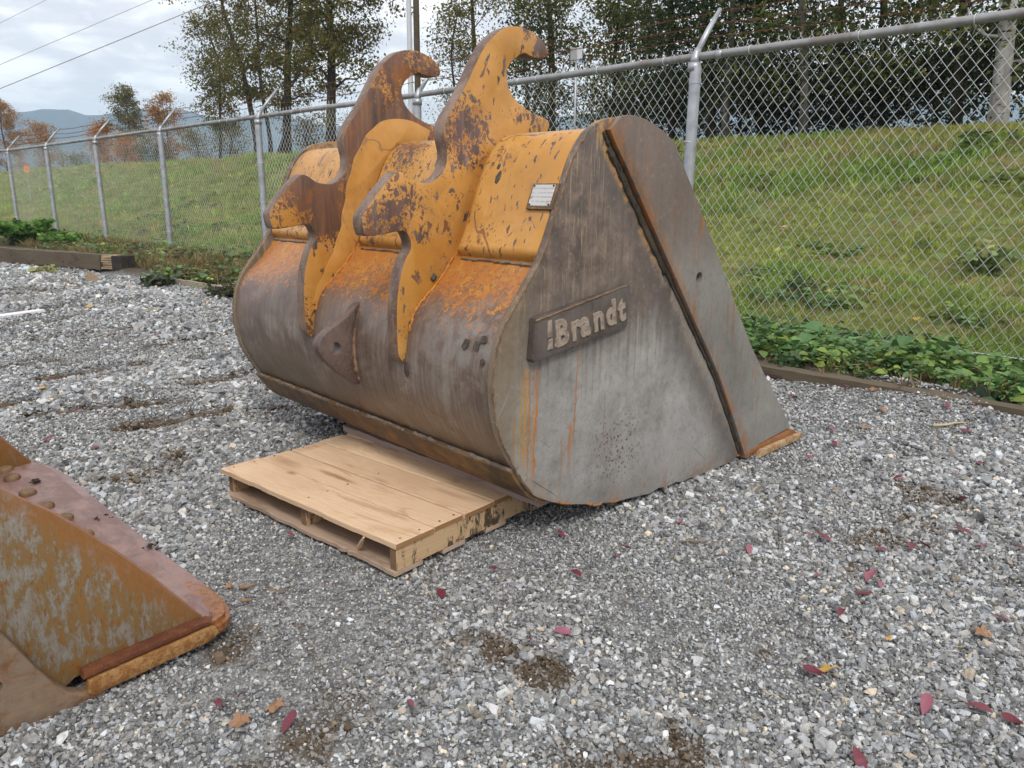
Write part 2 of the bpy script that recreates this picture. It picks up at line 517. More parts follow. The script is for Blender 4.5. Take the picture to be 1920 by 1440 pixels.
def gravel_layer(name, r0, r1, k, lo, hi, size, sizevar, sink, keep_dirt, label):
    p, sp = ring_points(r0, r1, k, lo, hi)
    d = fd(p[:, 0], p[:, 1]); s = fs(p[:, 0], p[:, 1])
    lim = EDGE(s) - .02 + .16 * np.exp(-((s - 1.55) / .7) ** 2) + .16 * (fbm(p[:, 0] * 2, p[:, 1] * 2) - .5) - .25 * ss(s, 8, 13) * vnoise(p[:, 0] * 3, p[:, 1] * 3)
    dm = dirtmask(p[:, 0], p[:, 1])
    ok = (d < lim) & (rng.random(len(p)) > dm ** 1.6 * (1 - keep_dirt))
    p, sp, dm = p[ok], sp[ok], dm[ok]; n = len(p)
    z = ground_z(p[:, 0], p[:, 1])
    sz = sp * size * np.exp(rng.normal(0, sizevar, n)) * (1 - .35 * dm)
    # the stones nearest the camera lie in coarser and finer drifts
    drift = fbm(p[:, 0] * 1.3 + 9, p[:, 1] * 1.3, 3)
    sz = sz * (.75 + .6 * ss(drift, .35, .65))
    pts = np.stack([p[:, 0], p[:, 1], z + sz * (sink + .25 * rng.random(n))], 1)
    rot = np.stack([rng.normal(0, .5, n), rng.normal(0, .5, n), rng.random(n) * 6.28], 1)
    scatter(name, pts, rot, np.repeat(sz[:, None], 3, 1), rng.integers(0, 10, n), stone_cols(n, dm), stones, label)
    return n
ng = gravel_layer("gravel", 1.0, 19.0, .0035, .0100, .031, 1.42, .36, .05, .30, "crushed grey gravel stones covering the yard")
ng += gravel_layer("coarse_gravel", 1.0, 8.0, .0058, .0255, .036, .80, .30, .10, .10, "larger pale gravel stones on top of the finer gravel")
# soil crumbs in the brown patches
m_soil = tint_mat("damp soil", .95, 0, .1)
crumbs = proto_collection("crumb", [hull_mesh("crumb", 300 + i, m_soil, (1, .9, .75), 12) for i in range(5)])
p, sp = ring_points(1.2, 7.0, .0042, .010, .04)
dmk = dirtmask(p[:, 0], p[:, 1])
ok = (dmk * (.6 + .8 * rng.random(len(p))) > .56) & (fd(p[:, 0], p[:, 1]) < -1.7)
p, sp = p[ok], sp[ok]; n = len(p)
sz = sp * np.exp(rng.normal(0, .5, n)) * .85
cc = np.array([.125, .094, .066]) * np.exp(rng.normal(0, .3, (n, 1)))
scatter("soil", np.stack([p[:, 0], p[:, 1], ground_z(p[:, 0], p[:, 1]) + sz * .3], 1), rng.random((n, 3)) * 6.28, np.repeat(sz[:, None], 3, 1), rng.integers(0, 5, n), cc, crumbs, "brown soil crumbs pressed between the gravel stones")
print("stones", ng, "crumbs", n)

# ------------------------------------------------------------------ worn steel materials
YEL = (.48, .225, .040); YEL2 = (.59, .310, .088); ORANGE = (.43, .155, .028); RUST = (.30, .105, .022)
BROWN = (.105, .064, .052); DARK = (.055, .042, .036); STEEL = (.20, .19, .178)

def painted(name, bare=0.5, vlo=None, vhi=None, chip=0.5, streak_axis="v", bare_cols=None, patches=(), rough=.5, scratch=.5, faded=.3):
    """yellow paint worn through to brown steel. bare: how much paint has gone (0..1); vlo/vhi: paint fades in with height"""
    mt, t, b = material(name, rough, 0, .5)
    p = t.obj(); u, w, v = t.xyz(p)
    warp = t.noise(p, 3.0, 3, .6, 0, col=True)
    big = t.noise(p, 3.4, 5, .62, .4)
    mid = t.noise(p, 17, 7, .78, .5)
    fine = t.noise(t.scale(p, 1, 1, .7), 75, 5, .72)
    bias = bare
    if vlo is not None:
        hgt = t.m("ADD", v, t.m("MULTIPLY", t.m("SUBTRACT", big, .5), .55))
        bias = t.ss(hgt, vlo, vhi, 1.25, bare)
    for (pu, pw, pv, r, k) in patches:          # worn places of their own shape
        vec = t.n("ShaderNodeCombineXYZ"); vec.inputs[0].default_value = pu; vec.inputs[1].default_value = pw; vec.inputs[2].default_value = pv
        ds = t.n("ShaderNodeVectorMath", operation="DISTANCE"); t.put(ds.inputs[0], p); t.put(ds.inputs[1], vec.outputs[0])
        dd = t.m("ADD", ds.outputs["Value"], t.m("MULTIPLY", t.m("SUBTRACT", big, .5), r * 1.3))
        bias = t.m("ADD", bias, t.m("MULTIPLY", t.ss(dd, r * 1.55, r * .10), k))
    # paint flakes: irregular cells, each lost or kept; whole areas go where the bias is high
    jit = t.n("ShaderNodeVectorMath", operation="MULTIPLY_ADD")
    t.put(jit.inputs[0], t.noise(p, 40, 3, .6, 0, col=True)); jit.inputs[1].default_value = (.028, .028, .028); t.put(jit.inputs[2], p)
    jp = t.scale(jit.outputs[0], 1, 1, .72)
    def cell(sc_):
        q = t.n("ShaderNodeSeparateColor"); t.put(q.inputs[0], t.vor(jp, sc_, "F1", "Color")); return q.outputs[0]
    e1, e2, e3 = cell(46), cell(105), cell(230)
    field = t.m("ADD", t.m("MULTIPLY", t.m("SUBTRACT", big, .5), 1.1), t.m("MULTIPLY", t.m("SUBTRACT", mid, .5), 1.0))
    pr = t.m("ADD", t.m("MULTIPLY", t.m("SUBTRACT", bias, .42), 1.9), t.m("ADD", field, .18))
    pr = t.m("MULTIPLY", t.m("POWER", t.m("MAXIMUM", pr, 0.0), 1.5), 1.25)
    th = t.m("SUBTRACT", pr, .5)
    l1 = t.ss(t.m("SUBTRACT", t.m("MULTIPLY", pr, .95), e1), -.01, .03)
    l2 = t.ss(t.m("SUBTRACT", pr, e2), -.01, .03)
    l3 = t.ss(t.m("SUBTRACT", t.m("MULTIPLY", pr, 1.1), e3), -.01, .03)
    lost = t.m("MAXIMUM", t.m("MULTIPLY", l1, t.ss(mid, .36, .44)), t.m("MAXIMUM", l2, t.m("MULTIPLY", l3, .8)))
    lost = t.m("MAXIMUM", lost, t.ss(pr, .55, .75))
    # small chips and long scratches
    ch = t.noise(t.scale(p, 1.0, 1.5, .45), 30, 3, .5, .2)
    chips = t.ss(ch, .70 - .10 * chip, .72 - .10 * chip)
    sn = t.noise(t.scale(p, 1.0, 1.0, .7, (4.2, 1.1, 7)), 2.3, 3, .5, .7)
    line = t.ss(t.m("ABSOLUTE", t.m("SUBTRACT", sn, .5)), .011, .004)
    gate = t.ss(t.noise(p, 5.5, 4, .6), .52, .58)
    scr = t.m("MULTIPLY", t.m("MULTIPLY", line, gate), scratch)
    lost2 = t.m("MAXIMUM", t.m("MAXIMUM", lost, chips), scr)
    pc = t.mix(t.ss(big, .35, .7), YEL, YEL2)
    pc = t.mix(t.m("MULTIPLY", t.ss(mid, .5, .72), faded), pc, ORANGE)
    pc = t.mix(t.m("MULTIPLY", t.ss(pr, .10, .45), .55), pc, ORANGE)
    cols = bare_cols or (BROWN, (.135, .088, .078), (.19, .165, .145), RUST)
    pc = t.mix(t.m("MULTIPLY", t.ss(t.noise(p, 6.5, 6, .7, .5), .48, .68), .38), pc, (.29, .15, .045))
    br = t.noise(t.scale(p, 22, 14, 2.2) if streak_axis == "v" else t.scale(p, 3, 26, 3), 1.4, 5, .6, .2)
    bc = t.ramp(br, [(.30, DARK), (.44, cols[0]), (.56, cols[1]), (.72, cols[2])])
    bc = t.mix(t.m("MULTIPLY", t.ss(big, .52, .70), .75), bc, cols[3])
    bc = bc
    c = t.mix(lost2, pc, bc)
    t.put(b.inputs["Base Color"], c)
    t.put(b.inputs["Roughness"], t.m("ADD", t.m("MULTIPLY", lost2, .10), t.m("MULTIPLY_ADD", mid, .3, rough - .20)))
    hh = t.m("ADD", t.m("MULTIPLY", lost2, -.55), t.m("MULTIPLY", fine, .30))
    t.put(b.inputs["Normal"], t.bump(hh, .35, .004))
    return mt

def shell_mat():
    """round back of the bucket: bare, burnished brown-grey steel low down, flecks of yellow towards the paint line"""
    mt, t, b = material("worn bucket shell", .42, 0, .5)
    p = t.obj(); u, w, v = t.xyz(p)
    big = t.noise(p, 2.6, 5, .6, .5); mid = t.noise(p, 13, 6, .72, .5); fine = t.noise(p, 70, 4, .65)
    sw = t.noise(t.scale(p, 3, 55, 2.2), 1.0, 5, .62, .6)          # rubbed marks running round the curve
    sw2 = t.noise(t.scale(p, 9, 120, 6), 1.0, 4, .6, .3)
    pat = t.noise(p, 5.5, 6, .68, .8)
    c = t.ramp(t.m("ADD", t.m("MULTIPLY", pat, .62), t.m("MULTIPLY", sw, .38)), [(.34, (.078, .053, .042)), (.45, (.140, .100, .078)), (.53, (.200, .158, .128)), (.61, (.29, .255, .215)), (.70, (.38, .345, .30))])
    # purple brown above, grey in the middle, tan brown under
    c = t.mix(t.m("MULTIPLY", t.ss(t.m("ADD", v, t.m("MULTIPLY", t.m("SUBTRACT", big, .5), .6)), .60, .98), .72), c, t.mix(mid, (.098, .056, .041), (.220, .148, .112)))
    low = t.ss(t.m("ADD", v, t.m("MULTIPLY", t.m("SUBTRACT", big, .5), .6)), .66, .40)
    c = t.mix(t.m("MULTIPLY", low, .62), c, t.mix(sw, (.105, .066, .036), (.27, .19, .11)))
    c = t.mix(t.m("MULTIPLY", t.ss(sw2, .55, .68), .30), c, (.31, .27, .235))
    # greyish caked dirt on the flank near the bare side
    cd = t.m("MULTIPLY", t.ss(w, .75, .15), t.m("MULTIPLY", t.ss(v, .55, .75), t.ss(v, 1.08, .92)))
    c = t.mix(t.m("MULTIPLY", cd, t.m("MULTIPLY", t.ss(mid, .42, .62), .75)), c, t.mix(fine, (.17, .15, .13), (.34, .315, .285)))
    c = t.mix(t.m("MULTIPLY", t.ss(fine, .60, .70), .45), c, (.085, .060, .050))
    # rust coloured curved scratches
    sn = t.noise(t.scale(p, 1.0, 1.0, .8, (9.2, 3.1, 2)), 2.1, 2, .5, .5)
    line = t.ss(t.m("ABSOLUTE", t.m("SUBTRACT", sn, .5)), .0050, .0015)
    gate = t.ss(t.noise(t.scale(p, 1, 1, 1, (5, 5, 5)), 3.6, 2, .5), .50, .56)
    c = t.mix(t.m("MULTIPLY", t.m("MULTIPLY", line, gate), .85), c, (.17, .055, .018))
    # yellow and orange remains of paint near the ledge
    hgt = t.m("ADD", v, t.m("MULTIPLY", t.m("SUBTRACT", big, .5), .30))
    k = t.ss(hgt, .74, 1.24)
    sig = t.m("ADD", t.m("MULTIPLY", mid, .62), t.m("MULTIPLY", fine, .50))
    jit = t.n("ShaderNodeVectorMath", operation="MULTIPLY_ADD")
    t.put(jit.inputs[0], t.noise(p, 40, 3, .6, 0, col=True)); jit.inputs[1].default_value = (.028, .028, .028); t.put(jit.inputs[2], p)
    def cell(sc_):
        q = t.n("ShaderNodeSeparateColor"); t.put(q.inputs[0], t.vor(jit.outputs[0], sc_, "F1", "Color")); return q.outputs[0]
    kk = t.m("MULTIPLY", t.m("POWER", t.m("MAXIMUM", t.m("ADD", k, t.m("MULTIPLY", t.m("SUBTRACT", mid, .5), .9)), 0.0), 2.2), 1.05)
    pm = t.m("MAXIMUM", t.ss(t.m("SUBTRACT", kk, cell(60)), -.01, .03), t.ss(t.m("SUBTRACT", kk, cell(150)), -.01, .03))
    pc = t.mix(t.ss(mid, .38, .55), YEL, ORANGE)
    c = t.mix(t.m("MULTIPLY", pm, .95), c, pc)
    k3 = t.ss(t.m("SUBTRACT", t.m("MULTIPLY", k, 1.02), sig), -.20, -.02)
    c = t.mix(t.m("MULTIPLY", t.m("MULTIPLY", k3, t.m("SUBTRACT", 1.0, pm)), .55), c, (.34, .135, .05))
    t.put(b.inputs["Base Color"], c)
    t.put(b.inputs["Roughness"], t.m("MULTIPLY_ADD", sw, .30, .27))
    t.put(b.inputs["Metallic"], t.m("MULTIPLY", t.m("SUBTRACT", 1.0, pm), .12))
    t.put(b.inputs["Normal"], t.bump(t.m("ADD", t.m("MULTIPLY", mid, .5), t.m("MULTIPLY", sw2, .3)), .28, .004))
    return mt

def side_mat(name, front=False):
    """bare grey steel side with rust runs; vertical runs are stains with their own places"""
    mt, t, b = material(name, .42, 0, .5)
    p = t.obj(); u, w, v = t.xyz(p)
    big = t.noise(p, 2.2, 5, .6, .5); mid = t.noise(p, 12, 6, .7, .4); fine = t.noise(p, 85, 4, .7)
    wob = t.noise(t.scale(p, 1, 1, 1), 9, 3, .6)
    run = t.noise(t.scale(p, 1, 1, .035), 44, 3, .55, .15)
    run2 = t.noise(t.scale(p, 1, 1, .06, (3, 0, 1)), 90, 3, .5, .15)
    q_ = t.n("ShaderNodeSeparateColor"); t.put(q_.inputs[0], t.vor(p, 120, "F1", "Color")); cellp = q_.outputs[0]
    if front:
        c = t.ramp(t.m("ADD", t.m("MULTIPLY", big, .62), t.m("ADD", t.m("MULTIPLY", run, .14), t.m("MULTIPLY", mid, .24))), [(.30, (.150, .136, .120)), (.48, (.24, .226, .206)), (.66, (.32, .305, .282))])
        top = t.ss(t.m("ADD", v, t.m("MULTIPLY", t.m("SUBTRACT", big, .5), .5)), .95, 1.40)
        c = t.mix(t.m("MULTIPLY", top, .85), c, t.mix(t.m("MULTIPLY_ADD", run, .5, t.m("MULTIPLY", mid, .5)), (.058, .038, .028), (.205, .140, .102)))
        tilt = t.scale(p, 1, 1, .05)
        r3 = t.noise(t.scale(p, 1, 1, .07, (7, 0, 2)), 52, 3, .55, .35)
        g = t.ss(t.noise(p, 3.1, 3, .5), .44, .62)
        c = t.mix(t.m("MULTIPLY", t.m("MULTIPLY", t.ss(r3, .57, .68), g), .85), c, (.30, .115, .025))
        # rust creeping from the seam (left) and from the front edge
        seam = t.m("ADD", t.m("MULTIPLY", u, .789), t.m("MULTIPLY", v, .614))       # distance from the weld seam line
        se = t.m("SUBTRACT", seam, 1.125)
        kk = t.m("MULTIPLY", t.ss(se, .10, .0), t.ss(t.m("ADD", mid, t.m("MULTIPLY", run2, .4)), .60, .76))
        c = t.mix(t.m("MULTIPLY", kk, .85), c, (.33, .125, .028))
    else:
        c = t.ramp(t.m("ADD", t.m("MULTIPLY", big, .55), t.m("MULTIPLY", mid, .45)), [(.32, (.165, .150, .136)), (.43, (.265, .252, .236)), (.54, (.345, .334, .316)), (.68, (.41, .40, .38))])
        hh = t.m("ADD", v, t.m("ADD", t.m("MULTIPLY", t.m("SUBTRACT", big, .5), .45), t.m("MULTIPLY", t.m("SUBTRACT", run, .5), .55)))
        top = t.ss(hh, .62, 1.0)
        br = t.ramp(t.m("MULTIPLY_ADD", run, .24, t.m("MULTIPLY_ADD", mid, .46, t.m("MULTIPLY", big, .30))), [(.40, (.048, .030, .021)), (.49, (.105, .068, .047)), (.59, (.20, .138, .098))])
        c = t.mix(t.m("MULTIPLY", top, .90), c, br)
        br2 = t.ss(t.m("MULTIPLY_ADD", run2, .5, t.m("MULTIPLY", run, .5)), .54, .63)
        c = t.mix(t.m("MULTIPLY", br2, t.ss(v, .45, .80, .05, .38)), c, (.14, .095, .06))
        # dark scorched band along the seam
        seam = t.m("ADD", t.m("MULTIPLY", u, .789), t.m("MULTIPLY", v, .614))
        se = t.m("SUBTRACT", 1.125, seam)
        sb = t.m("MULTIPLY", t.ss(t.m("ADD", se, t.m("MULTIPLY", t.m("SUBTRACT", big, .5), .2)), .22, .04), t.ss(se, -.01, .035))
        c = t.mix(t.m("MULTIPLY", sb, .70), c, (.085, .066, .060))
        lt = t.m("MULTIPLY", t.ss(se, .055, .02), t.ss(mid, .42, .58))
        c = t.mix(t.m("MULTIPLY", lt, .75), c, t.mix(t.ss(v, 1.0, 1.25), (.26, .205, .16), (.46, .24, .06)))
        # thin tan runs over the dark upper part
        tr = t.m("MULTIPLY", t.ss(run2, .575, .64), t.m("MULTIPLY", t.ss(v, .80, .98), t.ss(u, .45, -.05)))
        c = t.mix(t.m("MULTIPLY", t.m("MULTIPLY", tr, t.ss(big, .40, .55)), .85), c, (.36, .26, .14))
        # brown margin along the round rear edge
        eu = t.m("ADD", u, t.m("MULTIPLY", t.m("SUBTRACT", mid, .5), .14))
        mg = t.m("MULTIPLY", t.ss(eu, -.12, -.36), t.ss(v, .25, .55))
        c = t.mix(t.m("MULTIPLY", mg, .75), c, t.mix(fine, (.10, .075, .045), (.26, .19, .10)))
        # orange pin pricks low down
        pk = t.m("MULTIPLY", t.ss(fine, .60, .66), t.m("MULTIPLY", t.ss(t.noise(p, 3.7, 2, .5), .42, .60), t.ss(v, .75, .25)))
        c = t.mix(t.m("MULTIPLY", pk, .75), c, (.23, .085, .030))
        lowr = t.m("MULTIPLY", t.ss(t.m("ADD", v, t.m("MULTIPLY", mid, .10)), .24, .08), t.ss(mid, .45, .65))
        c = t.mix(t.m("MULTIPLY", lowr, .6), c, (.26, .115, .04))
        # strong rust runs below the name plate
        for (ru, v1, v0, wd, k, cc) in [(-.238, .77, .26, .010, .95, (.48, .23, .03)), (-.215, .77, .24, .007, .9, (.42, .16, .02)), (-.262, .74, .30, .012, .6, (.40, .24, .06)), (-.178, .76, .20, .009, .95, (.47, .17, .02)), (-.198, .62, .22, .005, .8, (.50, .24, .03)),
                                        (.050, .83, .30, .006, .85, (.40, .155, .025)), (.020, .50, .22, .016, .7, (.42, .15, .02)), (.085, .80, .45, .004, .6, (.34, .2, .08)), (.235, .60, .20, .004, .5, (.3, .12, .04)), (-.03, .45, .12, .012, .45, (.36, .17, .05)), (-.30, .58, .30, .012, .5, (.34, .17, .04)), (1.08, .42, .06, .006, .6, (.34, .24, .14)), (.96, .30, .02, .005, .4, (.34, .26, .16))]:
            off = t.m("ADD", t.m("SUBTRACT", u, ru), t.m("MULTIPLY", t.m("SUBTRACT", wob, .5), .05))
            off = t.m("ADD", off, t.m("MULTIPLY", t.m("SUBTRACT", v, v1), -.03))
            a = t.m("MULTIPLY", t.ss(t.m("ABSOLUTE", off), wd, wd * .25), t.m("MULTIPLY", t.ss(v, v1, v1 - .04), t.ss(v, v0, v0 + .18)))
            c = t.mix(t.m("MULTIPLY", a, t.m("MULTIPLY_ADD", mid, .5, k - .25, clamp=True)), c, cc)
        # straight scrapes and pits
        for (ca, sa, fr, k) in ((.80, -.60, 75, .7), (.55, .83, 60, .45), (.95, .31, 90, .4)):
            al = t.m("ADD", t.m("MULTIPLY", u, ca), t.m("MULTIPLY", v, sa)); ac = t.m("ADD", t.m("MULTIPLY", u, -sa), t.m("MULTIPLY", v, ca))
            cv = t.n("ShaderNodeCombineXYZ"); t.put(cv.inputs[0], t.m("MULTIPLY", al, 2.2)); t.put(cv.inputs[1], t.m("MULTIPLY", ac, fr)); cv.inputs[2].default_value = fr
            sc1 = t.noise(cv.outputs[0], 1.0, 2, .5)
            c = t.mix(t.m("MULTIPLY", t.ss(sc1, .70, .76), k), c, (.085, .055, .035) if sa < 0 else (.33, .31, .29))
        og = t.m("MULTIPLY", t.ss(t.m("ADD", v, t.m("MULTIPLY", mid, .25)), .46, .22), t.m("MULTIPLY", t.ss(u, .02, -.22), t.ss(t.m("ADD", mid, t.m("MULTIPLY", run, .3)), .56, .72)))
        c = t.mix(t.m("MULTIPLY", og, .9), c, t.mix(fine, (.32, .12, .03), (.50, .27, .07)))
        red = t.m("MULTIPLY", t.ss(cellp, .86, .93), t.m("MULTIPLY", t.ss(t.m("ABSOLUTE", t.m("SUBTRACT", u, .32)), .26, .05), t.ss(t.m("ABSOLUTE", t.m("SUBTRACT", v, .30)), .24, .05)))
        c = t.mix(t.m("MULTIPLY", red, .9), c, (.14, .035, .022))
        halo = t.m("MULTIPLY", t.ss(t.m("ABSOLUTE", t.m("SUBTRACT", u, .12)), .50, .20), t.m("MULTIPLY", t.ss(t.m("ADD", v, t.m("MULTIPLY", u, -.16)), .62, .80), t.ss(t.m("ADD", v, t.m("MULTIPLY", u, -.16)), 1.1, .98)))
        c = t.mix(t.m("MULTIPLY", halo, t.ss(big, .35, .6, .15, .60)), c, (.105, .083, .074))
    scuff = t.noise(t.scale(p, 1, 1, .8), 36, 7, .78, .3)
    c = t.mix(t.m("MULTIPLY", t.ss(scuff, .52, .62), .24), c, (.075, .060, .050))
    c = t.mix(t.m("MULTIPLY", t.ss(scuff, .44, .36), .25), c, (.36, .34, .31))
    dust = t.ss(t.noise(p, 30, 5, .7), .60, .75)
    c = t.mix(t.m("MULTIPLY", dust, .28), c, (.42, .39, .345))
    c = t.mix(t.m("MULTIPLY", t.ss(fine, .58, .70), .35), c, (.08, .065, .055))
    t.put(b.inputs["Base Color"], c)
    t.put(b.inputs["Roughness"], t.m("MULTIPLY_ADD", mid, .35, .28))
    b.inputs["Metallic"].default_value = .10
    t.put(b.inputs["Normal"], t.bump(t.m("ADD", t.m("MULTIPLY", mid, .6), t.m("MULTIPLY", fine, .35)), .22, .004))
    return mt

def rusty(name, a, bcol, ccol, sc_=14, rough=.75, stretch=(1, 1, .5), lo=.40, hi=.62, bumps=.35):
    mt, t, b = material(name, rough, 0, .35)
    p = t.obj(); q = t.scale(p, *stretch)
    n = t.noise(q, sc_, 6, .68, .5); big = t.noise(p, sc_ * .25, 4, .6, .3); f = t.noise(p, sc_ * 6, 3, .65)
    c = t.mix(t.ss(t.m("ADD", t.m("MULTIPLY", n, .6), t.m("MULTIPLY", big, .4)), lo, hi), a, bcol)
    c = t.mix(t.m("MULTIPLY", t.ss(f, .55, .70), .8), c, ccol)
    t.put(b.inputs["Base Color"], c)
    t.put(b.inputs["Normal"], t.bump(t.m("ADD", n, t.m("MULTIPLY", f, .4)), bumps, .005))
    return mt

# ------------------------------------------------------------------ the big bucket
BW = 2.27
BR = radians(43)
bucket = empty("excavator_bucket", (0.229, 2.987, 0.012), BR)
tag(bucket, "large worn yellow and brown digging bucket resting its back on the wooden pallet", "excavator bucket")

PL = [(1.60, .020), (1.2, .010), (.95, .012), (.725, .022), (.515, .032), (.319, .056), (.137, .094), (0, .136), (-.16, .208), (-.236, .280), (-.296, .372), (-.366, .497), (-.397, .605), (-.405, .729),
      (-.380, .862), (-.330, .955), (-.25, 1.05), (-.16, 1.175), (-.102, 1.300), (-.047, 1.436), (.006, 1.545), (.063, 1.612), (.125, 1.642), (.21, 1.648), (.31, 1.615), (.40, 1.54)]
prof = smooth_path(PL, 5)
tang = np.gradient(prof, axis=0); tang /= np.linalg.norm(tang, axis=1)[:, None]
pnor = np.stack([-tang[:, 1], tang[:, 0]], 1) * -1.0       # outward (rear / down)
if pnor[len(pnor) // 2][0] > 0: pnor *= -1
slen = np.concatenate([[0], np.cumsum(np.linalg.norm(np.diff(prof, axis=0), axis=1))])
i_ledge = int(np.argmin(np.hypot(prof[:, 0] + .155, prof[:, 1] - 1.183)))
i_crest = int(np.argmin(np.hypot(prof[:, 0] - .31, prof[:, 1] - 1.615)))
vtop = prof[:, 1]
inset = np.where(np.arange(len(prof)) > i_ledge - 14, ss(np.arange(len(prof)), i_ledge - 14, i_ledge - 1) * .034, 0) + .004
outer = prof - pnor * inset[:, None]
inner = outer - pnor * .028
# skip the very front of the floor, which belongs to the lip
sec = [tuple(p) for p in outer] + [tuple(p) for p in inner[::-1]]
mb = MB(); ws = np.linspace(.026, BW - .026, 13); K = len(sec)
V = [(u, w, v) for w in ws for (u, v) in sec]
Fq = []
for i in range(len(ws) - 1):
    for k in range(K):
        k2 = (k + 1) % K
        Fq.append((i * K + k, i * K + k2, (i + 1) * K + k2, (i + 1) * K + k))
mb.add(V, Fq)
m_shell = shell_mat()
bm = bmesh.new(); me_ = mb.mesh("shell"); bm.from_mesh(me_); bpy.data.meshes.remove(me_)
finish_bm(bm, "shell", m_shell, bucket, 50)

# side plates ------------------------------------------------------------
SIDE = [(.139, 1.672), (.185, 1.684), (.232, 1.692), (.275, 1.698), (.315, 1.699), (.375, 1.692), (.438, 1.676), (.51, 1.650), (.572, 1.619), (.592, 1.604), (.605, 1.586), (.675, 1.50), (.751, 1.411), (.85, 1.287), (.953, 1.157), (1.05, 1.030), (1.151, .900), (1.26, .762), (1.369, .628), (1.50, .485), (1.638, .351), (1.77, .215), (1.885, .085), (1.52, .048), (1.47, .020), (1.438, .010), (1.409, .012)]
r_ = random.Random(5)
bot = [(1.36, .022), (1.30, .008), (1.24, .004), (1.18, .008), (1.12, -.002), (1.05, .006), (.98, .000), (.92, .010), (.86, .006), (.80, .020), (.725, .014), (.66, .026), (.59, .016), (.515, .026), (.45, .034), (.38, .040), (.319, .046), (.25, .064), (.20, .060), (.137, .088), (.07, .108), (0, .126), (-.08, .160), (-.16, .200)]
rear = [tuple(prof[i] + pnor[i] * .006) for i in range(len(prof)) if -.37 < prof[i][0] and prof[i][1] > .215 and i <= int(np.argmin(np.hypot(prof[:, 0] - .006, prof[:, 1] - 1.545)))]
rear = [tuple(prof[i] + pnor[i] * .006) for i in range(len(prof)) if prof[i][1] > .215 and prof[i][0] < .01 and prof[i][1] < 1.56]
rear += [(.030, 1.590), (.063, 1.626), (.10, 1.650)]
side_outline = SIDE + bot + rear
m_side = side_mat("bare steel side")
m_front = side_mat("bare steel side cutter", True)
prism("side_plate", side_outline, 0.0, .03, m_side, bucket, .004)
prism("side_plate", side_outline, BW - .03, BW, m_side, bucket, .004)
SEAM = [(1.409, .010), (1.25, .262), (1.082, .515), (.95, .680), (.814, .841), (.624, 1.076), (.432, 1.311), (.278, 1.502), (.206, 1.585), (.165, 1.640)]
front_outline = [(.232, 1.694), (.275, 1.701), (.315, 1.702), (.375, 1.695), (.438, 1.679), (.51, 1.653), (.575, 1.621), (.595, 1.606), (.608, 1.588), (.678, 1.502), (.754, 1.413), (.853, 1.289), (.956, 1.159), (1.053, 1.032), (1.154, .902), (1.263, .764), (1.372, .630), (1.503, .487), (1.641, .353), (1.773, .217), (1.888, .090), (1.53, .064), (1.475, .026), (1.438, .012)] + SEAM
for k, (a, b2) in enumerate(((-.030, -.0015), (BW + .0015, BW + .030))):
    o = prism("side_cutter", front_outline, a, b2, m_front, bucket, .003)
    cut_hole(o, (.840, -.02 if k == 0 else BW + .02, 1.028), .026, .08)
tag(bucket.children[-2], "grey steel cutter plate with rust runs and one drilled hole")
# grime packed in the step along the seam
m_grime = rusty("packed grime", (.030, .026, .020), (.075, .062, .046), (.12, .09, .05), 24, .95)
def bead(path, w, rad, jit, name, mat, seed, parent=bucket, normal=(0, -1, 0), sides=6):
    r = random.Random(seed)
    P = smooth_path(path, 8)
    mb = MB()
    pts = []; rd = []
    for q in P:
        pts.append((q[0] + r.uniform(-jit, jit), w + r.uniform(-jit, jit) * .5, q[1] + r.uniform(-jit, jit)))
        rd.append(rad * r.uniform(.6, 1.35))
    mb.tube(pts, rd, sides)
    return mb.build(name, mat, parent, True)
off = np.array([-.0095, -.0075])
bead([(a + off[0], b + off[1]) for a, b in SEAM], -.003, .0085, .0016, "seam_grime", m_grime, 2)
bead([(a - .019, b - .015) for a, b in SEAM[:-1]][5:], -.001, .012, .003, "seam_grime", m_grime, 9)
m_weld = rusty("weld bead", (.13, .10, .08), (.24, .19, .145), (.30, .14, .05), 34, .7)
m_weldr = rusty("rusted weld bead", (.12, .075, .045), (.25, .16, .095), (.42, .16, .03), 26, .75)
zz = [tuple(prof[i] + pnor[i] * .004) for i in range(0, len(prof), 3) if prof[i][1] > .20 and prof[i][0] < .07]
for w in (-.001, BW + .001):
    bead(zz, w, .0042, .0026, "weld_bead", m_weldr, 3)
m_worn = rusty("worn orange edge", (.36, .14, .035), (.24, .12, .06), (.50, .27, .12), 18, .6)
for i, (ua, ub) in enumerate([(-.05, .03), (.13, .24), (.30, .36), (1.36, 1.43)]):
    seg = [(u, float(np.interp(u, [q[0] for q in bot[::-1]], [q[1] for q in bot[::-1]])) + .006) for u in np.linspace(ua, ub, 5)]
    bead(seg, -.001, .0055, .0015, "worn_lip", m_worn, 20 + i)

# cutting edge -----------------------------------------------------------
m_lip = rusty("cutting edge steel", (.30, .16, .065), (.46, .34, .21), (.16, .06, .022), 34, .7, (1, 1, 1), .43, .57, .6)
m_lipt = rusty("rusty lip top", (.22, .085, .035), (.30, .13, .05), (.38, .17, .06), 20, .7)
lip = prism("cutting_edge", [(1.52, -.004), (1.96, .004), (1.992, .016), (1.998, .030), (1.985, .042), (1.54, .036)], -.055, BW + .055, m_lip, bucket, .005)
prism("lip_plate", [(1.40, .014), (1.52, .037), (1.54, .0375), (1.965, .044), (1.90, .078), (1.52, .062), (1.40, .045)], -.034, BW + .034, m_lipt, bucket, .003)

